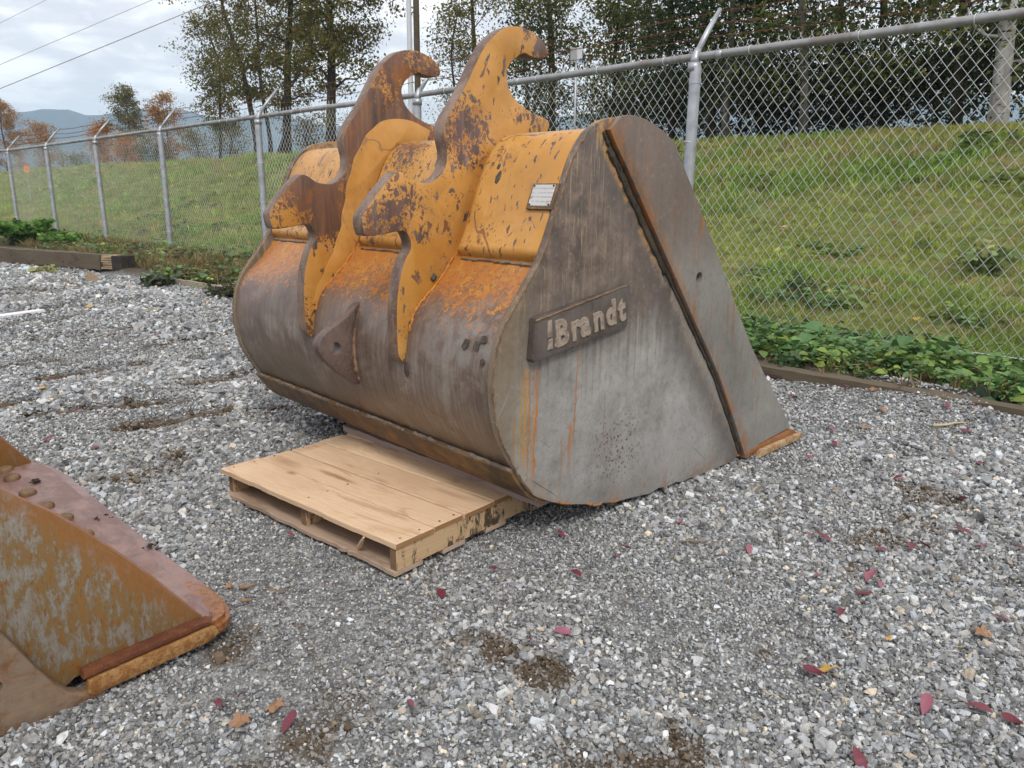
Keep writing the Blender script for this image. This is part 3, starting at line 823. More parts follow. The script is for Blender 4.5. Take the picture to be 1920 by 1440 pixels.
# panels of the torsion box ----------------------------------------------
def panel(w0, w1, mat, name="back_panel", label=None, r0=.02, r1=.045):
    i0, i1 = i_ledge, len(prof) - 4
    iu = np.linspace(i0 - .55, i1, 46)
    # dense rows at the ledge
    iu = np.concatenate([np.linspace(i0 - .5, i0 + 1.6, 12), np.linspace(i0 + 1.8, i1, 42)])
    W_ = np.concatenate([w0 + np.linspace(0, r0, 6), np.linspace(w0 + r0, w1 - r1, 9)[1:-1], w1 - r1 + np.linspace(0, r1, 8)])
    ii = np.arange(len(prof))
    U_ = np.interp(iu, ii, outer[:, 0]); V_ = np.interp(iu, ii, outer[:, 1])
    NU = np.interp(iu, ii, pnor[:, 0]); NV = np.interp(iu, ii, pnor[:, 1])
    S_ = np.interp(iu, ii, slen); S_ = S_ - S_[0]
    rnd = lambda d, r: np.sqrt(np.clip(1 - (1 - np.clip(d / r, 0, 1)) ** 2, 0, 1))
    hs = rnd(S_, .034)[:, None]; hw = np.minimum(rnd(W_ - w0, r0), rnd(w1 - W_, r1))[None, :]
    h = .042 * np.minimum(hs, hw) - .003
    P = np.stack([U_[:, None] + NU[:, None] * h, np.broadcast_to(W_[None, :], h.shape), V_[:, None] + NV[:, None] * h], -1)
    n, m2 = h.shape
    id2 = np.arange(n * m2).reshape(n, m2)
    F2 = np.stack([id2[:-1, :-1], id2[:-1, 1:], id2[1:, 1:], id2[1:, :-1]], -1).reshape(-1, 4)
    me = bpy.data.meshes.new(name); me.from_pydata([tuple(q) for q in P.reshape(-1, 3)], [], [tuple(q) for q in F2.tolist()]); me.update()
    bm = bmesh.new(); bm.from_mesh(me); bpy.data.meshes.remove(me)
    o = finish_bm(bm, name, mat, bucket, 60)
    if label: o["label"] = label
    return o
m_panel = painted("yellow paint chipped", .300, None, None, .62, "w", scratch=.9, faded=.25, rough=.42)
m_panelmid = painted("yellow paint rubbed", .345, None, None, .6, "w", patches=((.03, 1.15, 1.60, .14, .22), (-.06, 1.12, 1.45, .07, .14)), scratch=.6, rough=.45)
panel(.034, .535, m_panel, r0=.004, r1=.05)
panel(.655, 1.315, m_panelmid, r0=.05, r1=.05)
panel(1.44, BW - .034, m_panelmid, r0=.05, r1=.004)
# dirty underside line of the ledge
for (a, b2) in ((.036, .50), (.69, 1.28), (1.47, BW - .04)):
    q = outer[i_ledge - 1] + pnor[i_ledge - 1] * .004
    mb = MB(); r = random.Random(int(a * 99)); pts = [(q[0] + r.uniform(-.002, .002), w, q[1] + r.uniform(-.003, .003)) for w in np.linspace(a, b2, 24)]
    mb.tube(pts, [r.uniform(.003, .007) for _ in pts], 6); mb.build("ledge_weld", m_weld, bucket, True)

# hook plates ------------------------------------------------------------
HOOK = [(.414, 2.022), (.379, 2.062), (.302, 2.093), (.22, 2.098), (.141, 2.078), (.063, 2.021), (.025, 1.977), (-.014, 1.917), (-.08, 1.81), (-.158, 1.710), (-.183, 1.655), (-.181, 1.609), (-.170, 1.561), (-.178, 1.506), (-.211, 1.465), (-.264, 1.438), (-.334, 1.443), (-.382, 1.470), (-.415, 1.477), (-.456, 1.451), (-.515, 1.392), (-.572, 1.328), (-.589, 1.293), (-.580, 1.240), (-.554, 1.230), (-.479, 1.238), (-.402, 1.247), (-.372, 1.226), (-.362, 1.176), (-.393, 1.129), (-.422, 1.046), (-.438, .956), (-.442, .834), (-.437, .74), (-.408, .70)]
TIP = [(.434, 1.706), (.428, 1.722), (.398, 1.736), (.309, 1.757), (.236, 1.788), (.184, 1.834), (.164, 1.889), (.172, 1.925), (.201, 1.958), (.262, 1.994), (.300, 1.988), (.337, 1.984), (.385, 1.988), (.408, 2.000)]
hk = smooth_path(HOOK, 4)
tp = smooth_path(TIP, 4)
inn = [tuple(inner[i]) for i in range(len(prof)) if prof[i][1] > .74 and i < len(prof) - 3 and prof[i][0] < .3]
hook_outline = [tuple(q) for q in hk] + [(-.385, .74)] + inn[1:] + [(.30, 1.60), (.36, 1.595), (.405, 1.64)] + [tuple(q) for q in tp]
m_hook2 = painted("hook yellow chipped", .335, .30, .85, .72, "v", scratch=.9, faded=.3,
                  patches=((-.08, .56, 1.64, .15, .30), (-.50, .56, 1.27, .11, .30), (-.38, .56, 1.36, .10, .14), (.38, .56, 2.03, .06, .40), (.30, .56, 1.72, .10, .10), (.28, .56, 2.09, .04, .3), (-.30, .56, 1.22, .05, .15), (-.43, .56, .9, .10, .12)))
m_hook1 = painted("hook rubbed brown", .52, None, None, .55, "v", scratch=.5, faded=.5,
                  patches=((-.1, 1.345, 1.70, .22, .22), (.1, 1.345, 1.74, .22, .2), (-.35, 1.345, 1.36, .2, .25), (-.50, 1.345, 1.27, .09, -.2), (.06, 1.345, 1.86, .09, -.16), (-.25, 1.345, 1.05, .24, -.25), (-.28, 1.345, 1.25, .08, .25), (.12, 1.345, 2.03, .09, .18)),
                  bare_cols=((.115, .062, .042), (.165, .082, .048), (.20, .12, .075), RUST))
m_hookedge = rusty("rubbed hook edge", (.115, .066, .044), (.235, .158, .112), (.32, .25, .20), 16, .45, (1, 1, .6))
def hook(w0, w1, mat, label):
    o = prism("coupler_hook", hook_outline, w0, w1, mat, bucket, .006, 2)
    me = o.data; me.materials.append(m_hookedge)
    for p in me.polygons:
        if abs(p.normal.y) < .6: p.material_index = 1
    o["label"] = label
    return o
hook(.56, .632, m_hook2, "yellow chipped hook plate nearer the bare steel side")
hook(1.345, 1.417, m_hook1, "brown rubbed hook plate farther from the bare steel side")
# gusset edge of the far hook that still has clean paint
# clean yellow gusset along the foot of the far hook, and a narrower one on the near hook
m_gus = painted("clean yellow gusset", .20, None, None, .35, "v", scratch=.5)
def gusset(w0, w1, k, vlo):
    ii = [i for i in range(0, len(prof) - 6) if prof[i][1] > vlo]
    n = len(ii); inn_ = [tuple(prof[i] - pnor[i] * .03) for i in ii]
    out_ = [tuple(prof[i] + pnor[i] * (.022 + k * float(ss(j / n, 0, .55)) * (1 - .25 * float(ss(j / n, .7, 1)))) + np.array([.004 * math.sin(j * 1.3), 0])) for j, i in enumerate(ii)]
    prism("gusset", inn_ + out_[::-1], w0, w1, m_gus, bucket, .002)
gusset(1.3385, 1.3446, .105, .86)
# weld beads at the feet of the hooks
hz_ = [tuple(outer[i] + pnor[i] * .003) for i in range(0, len(prof), 3) if prof[i][1] > .80 and i < i_ledge]
m_hw = rusty("painted weld", (.50, .20, .025), (.40, .15, .03), (.16, .08, .04), 30, .6)
for i, w in enumerate((.555, 1.340)):
    bead(hz_, w, .006, .003, "hook_weld", m_hw, 40 + i)

# lifting eye ------------------------------------------------------------
EYE = [(-.345, .915), (-.372, .897), (-.394, .876), (-.425, .852), (-.459, .832), (-.531, .792), (-.560, .768), (-.575, .742), (-.577, .715), (-.566, .688), (-.554, .672), (-.512, .628), (-.472, .590), (-.43, .560), (-.395, .530), (-.365, .53), (-.375, .61), (-.385, .73), (-.362, .845)]
m_eye = rusty("bare eye plate", (.075, .052, .046), (.155, .115, .10), (.30, .13, .04), 12, .5)
eye = prism("lifting_eye", EYE, .975, 1.035, m_eye, bucket, .006)
cut_hole(eye, (-.496, 1.0, .712), .031, .2)
bead([(-.352, .885), (-.383, .80), (-.398, .72), (-.392, .62), (-.372, .55)], .971, .011, .004, "eye_weld", m_weldr, 50)

# heel wear plates -------------------------------------------------------
m_heel = rusty("heel wear plate", (.085, .055, .034), (.21, .115, .042), (.15, .115, .085), 16, .6, (1, .8, 1))
hi0 = int(np.argmin(np.hypot(prof[:, 0] + .10, prof[:, 1] - .17))); hi1 = int(np.argmin(np.hypot(prof[:, 0] + .285, prof[:, 1] - .352)))
hp = [tuple(prof[i] + pnor[i] * .001) for i in range(hi0, hi1 + 1)]
ho = [tuple(prof[i] + pnor[i] * .024) for i in range(hi0, hi1 + 1)]
prism("heel_plate", hp + ho[::-1], .012, BW - .012, m_heel, bucket, .003)
r = random.Random(3)
wlist = [.015, .42, .50, .66, .74, 1.05, 1.12, 1.33, 1.41, 1.72, 1.78, 2.04, 2.09, BW - .015]
for i in range(0, len(wlist), 2):
    q = prof[hi1] + pnor[hi1] * .012
    mb = MB(); pts = [(q[0] + r.uniform(-.004, .004), w, q[1] + r.uniform(-.003, .003)) for w in np.linspace(wlist[i], wlist[i + 1], 14)]
    mb.tube(pts, [r.uniform(.006, .0115) for _ in pts], 6); mb.build("heel_weld", m_weld, bucket, True)

# name plate -------------------------------------------------------------
m_plate = rusty("cast name plate", (.062, .049, .043), (.115, .098, .088), (.19, .10, .04), 10, .5, (1, 1, .4))
NP = [(-.226, .944), (.330, 1.034), (.345, 1.032), (.351, 1.020), (.345, .862), (.338, .850), (.310, .844), (-.232, .778), (-.242, .790)]
npl = prism("name_plate", NP, -.040, -.001, m_plate, bucket, .003)
NPW = lambda u: -.036 + .022 * (u + .24) / .60          # the plate stands proud at its rear end and dies away towards the seam
for vx in npl.data.vertices:
    if vx.co.y < -.02: vx.co.y += NPW(vx.co.x) + .040
rim_ = bead([(-.228, .936), (.0, .974), (.15, .998), (.332, 1.027)], 0, .0045, .001, "plate_rim", m_weldr, 77, npl)
for vx in rim_.data.vertices: vx.co.y += NPW(vx.co.x)
m_letter = rusty("raised letters", (.20, .155, .12), (.37, .30, .235), (.08, .05, .03), 46, .7, (1, 1, 1), .38, .6)
ang = math.atan2(.975 - .911, .310 + .125)
def letters(body, size, loc, sx, name):
    cu = bpy.data.curves.new(name, "FONT"); cu.body = body; cu.size = size; cu.extrude = .006; cu.offset = .0052; cu.bevel_depth = .0015; cu.resolution_u = 3
    cu.space_character = 1.06
    o = bpy.data.objects.new(name, cu); COL.objects.link(o)
    bpy.context.view_layer.update()
    me = bpy.data.meshes.new_from_object(o.evaluated_get(bpy.context.evaluated_depsgraph_get()))
    bpy.data.objects.remove(o)
    me.materials.clear(); me.materials.append(m_letter)
    q = link(name, me, npl)
    # text lies in XY, put it on the plate (local u, v) facing -w
    sh = Matrix(((1, .02, 0, 0), (0, 1, 0, 0), (0, 0, 1, 0), (0, 0, 0, 1)))
    T = Matrix(((cos(ang), -sin(ang), 0, 0), (0, 0, -1, 0), (sin(ang), cos(ang), 0, 0), (0, 0, 0, 1)))
    me.transform(T @ sh @ Matrix.Diagonal((sx, 1, 1, 1)))
    q.location = loc
    return q
U1 = np.array([cos(ang), sin(ang)])
base = np.array([-.112, .824])
xx = 0.0
for ch, wd in zip("Brandt", (.092, .056, .082, .083, .083, .050)):
    q = base + U1 * xx
    letters(ch, .140 if ch in "Bdt" else .148, (q[0], NPW(q[0] + .03) + .002, q[1]), .90, "letter")
    xx += wd
# two slanted strokes of the emblem in front of the word
def stroke(du, h0, h1, wd):
    o = base + U1 * du; nn = np.array([-U1[1], U1[0]])
    a = o + nn * h0; d = o + nn * h1
    prism("emblem_stroke", [tuple(a), tuple(a + U1 * wd), tuple(d + U1 * (wd + .004)), tuple(d + U1 * .010)], NPW(a[0]) - .006, NPW(a[0]) + .004, m_letter, npl, .002)
stroke(-.050, .0, .040, .026); stroke(-.046, .047, .112, .026); stroke(-.010, .0, .036, .020)
tag(npl, "raised steel plate with the word Brandt")

# id plate and rivets ----------------------------------------------------
def on_panel(u, v): 
    i = int(np.argmin(np.hypot(prof[:, 0] - u, prof[:, 1] - v))); return prof[i] + pnor[i] * .004, pnor[i], tang[i]
pc, pn_, pt_ = on_panel(-.070, 1.374)
if pt_[1] < 0: pt_ = -pt_
mt, t, b = material("engraved data plate", .35, .4, .5)
p = t.obj(); u, w, v = t.xyz(p)
rows = t.m("FRACT", t.m("MULTIPLY", v, 62.0))
ln = t.m("MULTIPLY", t.ss(rows, .62, .75), t.ss(t.noise(t.scale(p, 1, 1, 1), 90, 2, .5), .42, .50))
grid = t.m("MAXIMUM", t.m("MULTIPLY", ln, .7), t.ss(t.m("FRACT", t.m("MULTIPLY", v, 31.0)), .93, .97))
c = t.mix(t.m("MULTIPLY", grid, .55), (.55, .54, .52), (.13, .12, .11))
c = t.mix(t.ss(t.noise(p, 30, 4, .6), .60, .72), c, (.33, .20, .10))
t.put(b.inputs["Base Color"], c); m_id = mt
def slab(name, w0, w1, s0, s1, h0, h1, mat, parent):
    bm = bmesh.new(); vs = []
    for h in (h0, h1):
        for (w, s_) in ((w0, s0), (w1, s0), (w1, s1), (w0, s1)):
            q = pc + pt_ * s_ + pn_ * h; vs.append(bm.verts.new((q[0], w, q[1])))
    for f in [(0, 3, 2, 1), (4, 5, 6, 7), (0, 1, 5, 4), (1, 2, 6, 5), (2, 3, 7, 6), (3, 0, 4, 7)]: bm.faces.new([vs[i] for i in f])
    bmesh.ops.bevel(bm, geom=bm.edges[:], offset=.0015, segments=1, affect="EDGES")
    return finish_bm(bm, name, mat, parent, 40)
bk = slab("plate_backing", .020, .160, -.052, .052, -.006, .010, m_weldr, bucket)
slab("data_plate", .032, .148, -.041, .046, .0103, .0125, m_id, bk)
for (w, s_) in ((.038, -.035), (.142, -.035), (.142, .040), (.038, .040)):
    q = pc + pt_ * s_ + pn_ * .0125
    mb = MB(); mb.tube([(q[0], w, q[1]), (q[0] + pn_[0] * .003, w, q[1] + pn_[1] * .003)], .004, 8); mb.build("rivet", m_grime, bk)

# clods stuck to the back ------------------------------------------------
m_clod = rusty("dried mud", (.05, .042, .032), (.10, .085, .065), (.16, .13, .10), 40, .95, (1, 1, 1))
def clod(u, v, w, r, flat, seed, tall=1.0):
    i = int(np.argmin(np.hypot(prof[:, 0] - u, prof[:, 1] - v)))
    me = hull_mesh("mud_clod", seed, m_clod, (1, 1, 1), 26)
    M2 = Matrix(((pnor[i][0] * flat, 0, tang[i][0] * tall, prof[i][0] + .0), (0, 1, 0, w), (pnor[i][1] * flat, 0, tang[i][1] * tall, prof[i][1]), (0, 0, 0, 1)))
    me.transform(M2 @ Matrix.Scale(2 * r, 4)); link("mud_clod", me, bucket)
for k, a in enumerate([(-.25, 1.05, .566, .022, .9, 1), (-.031, 1.464, .391, .017, .35, 2.2), (-.382, .849, .186, .022, .25, 1.2), (-.380, .862, .085, .022, .3, 1), (-.392, .796, .073, .016, .3, 1), (-.401, .667, .556, .016, .25, 2.6), (-.395, .83, .12, .018, .2, 1.3), (-.02, 1.50, .41, .012, .3, 1.5)]):
    clod(*a[:5], 700 + k, a[5])

# ------------------------------------------------------------------ wood
def wood(name, base, dark, light, stain=.3, axis=0, gscale=1.0, rough=.65, mold=0.0, knots=True, stains=None):
    mt, t, b = material(name, rough, 0, .3)
    p = t.obj()
    st = [7, 7, 7]; st[axis] = .55
    oi = t.n("ShaderNodeObjectInfo")
    seed = t.n("ShaderNodeVectorMath", operation="SCALE"); seed.inputs[0].default_value = (3.1, 5.7, 2.3); t.put(seed.inputs["Scale"], t.m("MULTIPLY", oi.outputs["Random"], 37.0))
    q = t.n("ShaderNodeVectorMath", operation="ADD"); t.put(q.inputs[0], p); t.put(q.inputs[1], seed.outputs[0]); q = q.outputs[0]
    warp = t.noise(q, 2.2, 3, .5)
    g = t.noise(t.scale(q, *[x * gscale for x in st]), 2.2, 4, .55, 1.2)
    rings = t.m("FRACT", t.m("MULTIPLY", g, 9.0))
    ring = t.m("MULTIPLY", t.ss(rings, .2, .9), t.ss(rings, 1.0, .9))
    st2 = [60, 60, 60]; st2[axis] = 2.0
    fib = t.noise(t.scale(q, *st2), 1.4, 4, .6)
    c = t.mix(t.m("MULTIPLY_ADD", ring, .42, t.m("MULTIPLY", fib, .30)), light, base)
    c = t.mix(t.m("MULTIPLY", t.ss(warp, .45, .7), .35), c, t.mix(.5, base, dark))
    if knots:
        st3 = [6.5, 6.5, 6.5]; st3[axis] = 3.2
        kd = t.vor(t.scale(q, *st3), 1.0)
        c = t.mix(t.m("MULTIPLY", t.ss(kd, .17, .06), .85), c, dark)
    s4 = [9, 9, 9]; s4[axis] = 2.0
    sn = t.noise(t.scale(q, *s4), 1.0, 5, .65, .8)
    c = t.mix(t.m("MULTIPLY", t.ss(sn, .55, .68), stain), c, dark)
    for (sx, sy, rx, ry, k) in (stains or ()):
        ps = t.xyz(p); a_ = t.m("DIVIDE", t.m("SUBTRACT", ps[0], sx), rx); b_ = t.m("DIVIDE", t.m("SUBTRACT", ps[1], sy), ry)
        rr_ = t.m("ADD", t.m("SQRT", t.m("ADD", t.m("MULTIPLY", a_, a_), t.m("MULTIPLY", b_, b_))), t.m("MULTIPLY", t.m("SUBTRACT", sn, .5), 3.2))
        c = t.mix(t.m("MULTIPLY", t.ss(rr_, 1.0, -.4), t.m("MULTIPLY_ADD", fib, .8, k * .9 - .4, clamp=True)), c, (.22, .095, .038))
    if mold:
        mn = t.noise(t.scale(q, 12, 26, 12), 1.0, 6, .75, .4); m3 = t.noise(q, 3.5, 3, .5)
        c = t.mix(t.m("MULTIPLY", t.ss(t.m("ADD", mn, t.m("MULTIPLY", t.m("SUBTRACT", m3, .5), .6)), .49, .585), mold), c, (.028, .024, .018))
    c = t.mix(t.m("MULTIPLY", oi.outputs["Random"], .18), c, dark)
    t.put(b.inputs["Base Color"], c)
    t.put(b.inputs["Normal"], t.bump(t.m("ADD", fib, t.m("MULTIPLY", ring, .5)), .25, .003))
    return mt

m_deck = wood("fresh pine deck", (.60, .395, .235), (.30, .145, .065), (.74, .545, .365), .40, 0, stains=((.72, -.30, .22, .022, .8), (.55, -.40, .10, .03, .6), (1.10, -.26, .12, .04, .55), (.80, -.43, .06, .02, .7), (.20, -.50, .16, .03, .5), (.05, -.12, .06, .10, .4), (1.18, -.5, .05, .2, .5)))
m_dend = wood("stained board end", (.26, .13, .055), (.12, .06, .03), (.36, .2, .09), .6, 1, knots=False)
m_str = wood("mould stained stringer", (.47, .305, .165), (.20, .11, .05), (.58, .41, .24), .5, 1, mold=.95, knots=False)
m_botb = wood("damp bottom board", (.40, .29, .21), (.20, .12, .08), (.48, .36, .27), .5, 0)
m_cut = wood("sawn end grain", (.17, .10, .06), (.06, .04, .028), (.25, .15, .08), .5, 1, knots=False)

# ------------------------------------------------------------------ pallet
# local X runs along the front edge to the far left, local Y under the bucket
PR = radians(90 + 50.0)
pallet = empty("wooden_pallet", (-.437, 2.618, -.002), PR)
tag(pallet, "pale pine pallet with broken boards under the back of the digging bucket", "pallet")
# local +X = dir at 140deg: (-.766,.643); local +Y = 230deg -> use mirrored: depth is -Y
PLN, PDP = 1.225, 1.00
pallet.scale = (1, 1, 1.10); pallet.location.z = -.010
def ragged_board(name, x0, x1, y0, y1, z0, z1, mat, rag0=0.0, rag1=0.0, seed=0, n=26):
    """board along X; rag0 / rag1 make the y0 / y1 edges splintered"""
    r = random.Random(seed); bm = bmesh.new()
    def edge(y, rag, s):
        out = []; a = 0
        for i in range(n + 1):
            x = x0 + (x1 - x0) * i / n
            if i % r.choice((2, 3, 4)) == 0: a = r.uniform(0, rag) ** 1.5 / max(rag, 1e-6) ** .5 if rag else 0
            out.append((x, y + s * a))
        return out
    e0 = edge(y0, rag0, 1); e1 = edge(y1, rag1, -1)
    out = e0 + e1[::-1]
    vs = [bm.verts.new((x, y, z0)) for x, y in out]
    f = bm.faces.new(vs); ex = bmesh.ops.extrude_face_region(bm, geom=[f])
    nv = [g for g in ex["geom"] if isinstance(g, bmesh.types.BMVert)]
    bmesh.ops.translate(bm, verts=nv, vec=(0, 0, z1 - z0))
    if rag0:   # splinters: lower edge eats in further than the upper one
        for v in vs:
            if abs(v.co.y - y0) < rag0 + .001 and x0 + .01 < v.co.x < x1 - .01: v.co.y += r.uniform(-.002, .006)
    bmesh.ops.recalc_face_normals(bm, faces=bm.faces)
    ed = [e for e in bm.edges if abs(e.verts[0].co.z - e.verts[1].co.z) < 1e-6 and e.verts[0].co.z > (z0 + z1) / 2]
    bmesh.ops.bevel(bm, geom=ed, offset=.0025, segments=1, affect="EDGES", clamp_overlap=True)
    return finish_bm(bm, name, mat, pallet, 40)
yy = [0, -.213, -.217, -.392, -.398, -.575, -.585, -.77, -.82, -.995]
for k, (a, b2) in enumerate(((0, .203), (.210, .371), (.379, .555), (.566, .72), (.735, .90), (.915, 1.0))):
    ragged_board("deck_board", -.006 + .006 * (k % 2), PLN + .012 - .010 * ((k * 7) % 3), -b2, -a, .106 - .0015 * (k % 2), .127 - .0015 * (k % 2), m_deck, 0, .006 if k == 0 else .002, 50 + k, 60)
for o_ in [q for q in pallet.children if q.name.startswith('deck_board')]:
    o_.data.materials.append(m_dend)
    for pl in o_.data.polygons:
        if abs(pl.normal.x) > .8: pl.material_index = 1
for x in (0.0, .60, PLN - .040):
    s = bevbox("stringer", (x + .002, x + .040, -PDP + .01, -.012 if x < .1 else -.03, .019, .1045), m_str, pallet, .002, .001, int(x * 99))
    s.data.materials.append(m_cut)
    for pl in s.data.polygons:
        if abs(pl.normal.y) > .8: pl.material_index = 1
for k, (a, b2) in enumerate(((.004, .150), (.26, .39), (.52, .65), (.83, .98))):
    ragged_board("bottom_board", .004, PLN - .002, -b2, -a, .001, .0185, m_botb, 0, .012 if k == 0 else .003, 70 + k, 60)
# splinter torn from the front board and nails
mb = MB(); mb.tube([(.175, .002, .104), (.205, -.012, .075), (.245, -.03, .038), (.262, -.035, .021)], [.004, .009, .010, .004], 5)
mb.build("splinter", m_deck, pallet)
m_nail = rusty("nail head", (.10, .05, .03), (.16, .08, .04), (.2, .1, .04), 60, .6)
for (x, ys) in ((.022, (.05, .15, .26, .34)), (.62, (.06, .16, .27, .45)), (PLN - .022, (.05, .16, .27, .44))):
    for y in ys:
        mb = MB(); mb.tube([(x, -y, .1262), (x, -y, .1280)], .0045, 8); mb.build("nail", m_nail, pallet)

# grey pink bearer board between pallet and bucket
m_bear = wood("weathered pinkish board", (.30, .215, .190), (.12, .085, .075), (.42, .33, .30), .6, 0, rough=.9, knots=False)
bearer = empty("packing_board", (.120, 2.990, .127), radians(90 + 45.2))
tag(bearer, "weathered pinkish grey board lying on the pallet beneath the bucket heel", "board")
r = random.Random(8)
bm = bmesh.new()
N = 30; rows = []
for i in range(N + 1):
    x = 0 + 1.48 * i / N
    j = lambda s: r.uniform(-s, s)
    rows.append([bm.verts.new((x, -.086 + j(.003), 0)), bm.verts.new((x, .004 + j(.003), 0)), bm.verts.new((x, .002 + j(.004), .030 + j(.003))), bm.verts.new((x, -.086 + j(.003), .032 + j(.002)))])
for i in range(N):
    for k in range(4):
        bm.faces.new((rows[i][k], rows[i][(k + 1) % 4], rows[i + 1][(k + 1) % 4], rows[i + 1][k]))
bm.faces.new(rows[0]); bm.faces.new(rows[-1][::-1])
finish_bm(bm, "board", m_bear, bearer, 30)

# ------------------------------------------------------------------ the rusty bucket in the left foreground
A2 = radians(45)
rb = empty("rusty_bucket", (-.977, 2.144, 0.0), A2)
tag(rb, "rust covered bucket with bolted cutting edge at the left edge of the yard", "loader bucket")
W2 = 2.0
def rust_side():
    mt, t, b = material("rusting side sheet", .6, 0, .4)
    p = t.obj(); u, w, v = t.xyz(p)
    n = t.noise(t.scale(p, 1, 1, .38), 46, 8, .82, .3); big = t.noise(p, 5.2, 6, .66, .4); f = t.noise(t.scale(p, 1, 1, .4), 90, 4, .6)
    run = t.noise(t.scale(p, 1, 1, .12), 42, 4, .6, .3)
    s = t.m("ADD", t.m("MULTIPLY", n, .5), t.m("ADD", t.m("MULTIPLY", big, .35), t.m("MULTIPLY", run, .15)))
    c = t.ramp(s, [(.41, (.27, .25, .225)), (.475, (.215, .185, .145)), (.51, (.185, .115, .045)), (.565, (.25, .118, .026)), (.63, (.16, .062, .015)), (.70, (.075, .028, .009))])
    c = t.mix(t.m("MULTIPLY", t.ss(f, .56, .64), .75), c, (.20, .068, .012))
    e = t.m("ADD", t.m("MULTIPLY", u, .7786), t.m("MULTIPLY", v, .6275))      # distance below the sloping top edge
    k = t.ss(t.m("ADD", e, t.m("MULTIPLY", t.m("SUBTRACT", n, .5), .12)), -.005, .065)
    c = t.mix(t.m("MULTIPLY", k, .85), c, t.mix(f, (.16, .065, .018), (.33, .14, .035)))
    dk = t.ss(t.m("ADD", v, t.m("MULTIPLY", u, -.10)), .16, .05)
    c = t.mix(t.m("MULTIPLY", dk, .6), c, (.17, .095, .022))
    t.put(b.inputs["Base Color"], c)
    t.put(b.inputs["Normal"], t.bump(t.m("ADD", n, t.m("MULTIPLY", f, .4)), .3, .004))
    return mt
m_rs = rust_side()
m_rtop = rusty("purple brown lip", (.15, .082, .073), (.27, .175, .165), (.33, .125, .035), 7, .32, (1, .5, 1), .42, .60, .2)
_t = NT(m_rtop.node_tree); _b = m_rtop.node_tree.nodes["Principled BSDF"]; _p = _t.obj(); _u, _w, _v = _t.xyz(_p)
_src = _b.inputs["Base Color"].links[0].from_socket; _n = _t.noise(_p, 11, 6, .72, .4); _f = _t.noise(_p, 60, 4, .7)
_k = _t.ss(_t.m("ADD", _w, _t.m("MULTIPLY", _t.m("SUBTRACT", _n, .5), 1.1)), .42, .10)
_t.put(_b.inputs["Base Color"], _t.mix(_t.m("MULTIPLY", _k, .9), _src, _t.mix(_t.ss(_f, .42, .6), (.30, .125, .035), (.17, .062, .02))))      # rust patch round the nose
m_rmid = rusty("orange rust", (.27, .125, .06), (.29, .175, .15), (.36, .14, .03), 9, .6, (1, .6, 1), .40, .62)
m_rdark = rusty("dark red rust", (.095, .030, .014), (.16, .055, .02), (.24, .09, .03), 26, .75)
m_rtan = rusty("tan rusted bar", (.36, .20, .075), (.23, .095, .026), (.10, .038, .016), 60, .85, (1, 1, 1), .42, .56, .7)
m_rgrey = rusty("grey caked steel", (.15, .075, .035), (.205, .150, .105), (.33, .125, .03), 22, .8, (1, 1, 1), .38, .58, .6)
# side sheets: sloping front edge from the lip up towards the back
SD = [(-.014, .096), (.006, .104), (-.091, .238), (-.177, .354), (-.265, .460), (-.359, .566), (-.470, .667), (-.70, .915), (-.95, 1.12), (-1.15, 1.16), (-1.28, 1.05), (-1.34, .80), (-1.30, .50), (-1.16, .24), (-.95, .09), (-.70, .015), (-.44, .012), (-.36, .062), (-.20, .082)]
prism("side_plate", SD, 0, .026, m_rs, rb, .004)
prism("side_plate", SD, W2 - .03, W2, m_rs, rb, .004)
# rolled rim on the sloping edge
for w in (.010, W2 - .012):
    mb = MB(); mb.tube([(a, w, b2) for a, b2 in smooth_path([(.004, .100), (-.091, .236), (-.177, .352), (-.265, .458), (-.359, .564), (-.470, .665), (-.70, .913)], 5)], .006, 8); mb.build("side_rim", m_rmid, rb, True)
# lip plate: top plate and the longer blade below it
def lip_poly(name, pts, z0, z1, slope, mat, bev):
    bm = bmesh.new(); vs = [bm.verts.new((u, w, z0 + slope * u)) for u, w in pts]
    f = bm.faces.new(vs); ex = bmesh.ops.extrude_face_region(bm, geom=[f])
    bmesh.ops.translate(bm, verts=[g for g in ex["geom"] if isinstance(g, bmesh.types.BMVert)], vec=(0, 0, z1 - z0))
    bmesh.ops.recalc_face_normals(bm, faces=bm.faces)
    ed = [e for e in bm.edges if abs((e.verts[0].co.z - slope * e.verts[0].co.x) - (e.verts[1].co.z - slope * e.verts[1].co.x)) < 1e-5]
    bmesh.ops.bevel(bm, geom=ed, offset=bev, segments=2, affect="EDGES", clamp_overlap=True)
    return finish_bm(bm, name, mat, rb, 35)
blade = [(-.30, -.035), (.02, -.040), (.062, -.032), (.092, -.010), (.112, .04), (.122, .11), (.118, .30), (.113, .47), (.105, .80), (.102, 1.085), (.099, 1.70), (.092, 1.86), (.070, 1.96), (.02, 2.03), (-.05, 2.06), (-.30, 2.06)]
lip_poly("cutting_edge", blade, .030, .084, .06, m_rtop, .015)
top = [(-.34, -.02), (.0, -.022), (.030, -.012), (.044, .02), (.050, .10), (.050, 1.80), (.030, 1.95), (-.02, 2.0), (-.34, 2.0)]
m_rlip = rusty("pinkish rusted plate", (.17, .095, .080), (.27, .175, .155), (.34, .13, .035), 9, .42, (1, .6, 1), .44, .58)
lip_poly("lip_plate", top, .0845, .102, .06, m_rlip, .004)
# floor and back of the bucket
fl = smooth_path([(-.30, .070), (-.50, .030), (-.70, .020), (-.95, .095), (-1.16, .245), (-1.295, .50), (-1.335, .80), (-1.27, 1.04), (-1.15, 1.15)], 4)
fo = [tuple(q) for q in fl] + [(q[0] + .012, q[1] + .022) for q in fl[::-1]]
prism("shell", fo, .026, W2 - .03, m_rgrey, rb, 0)
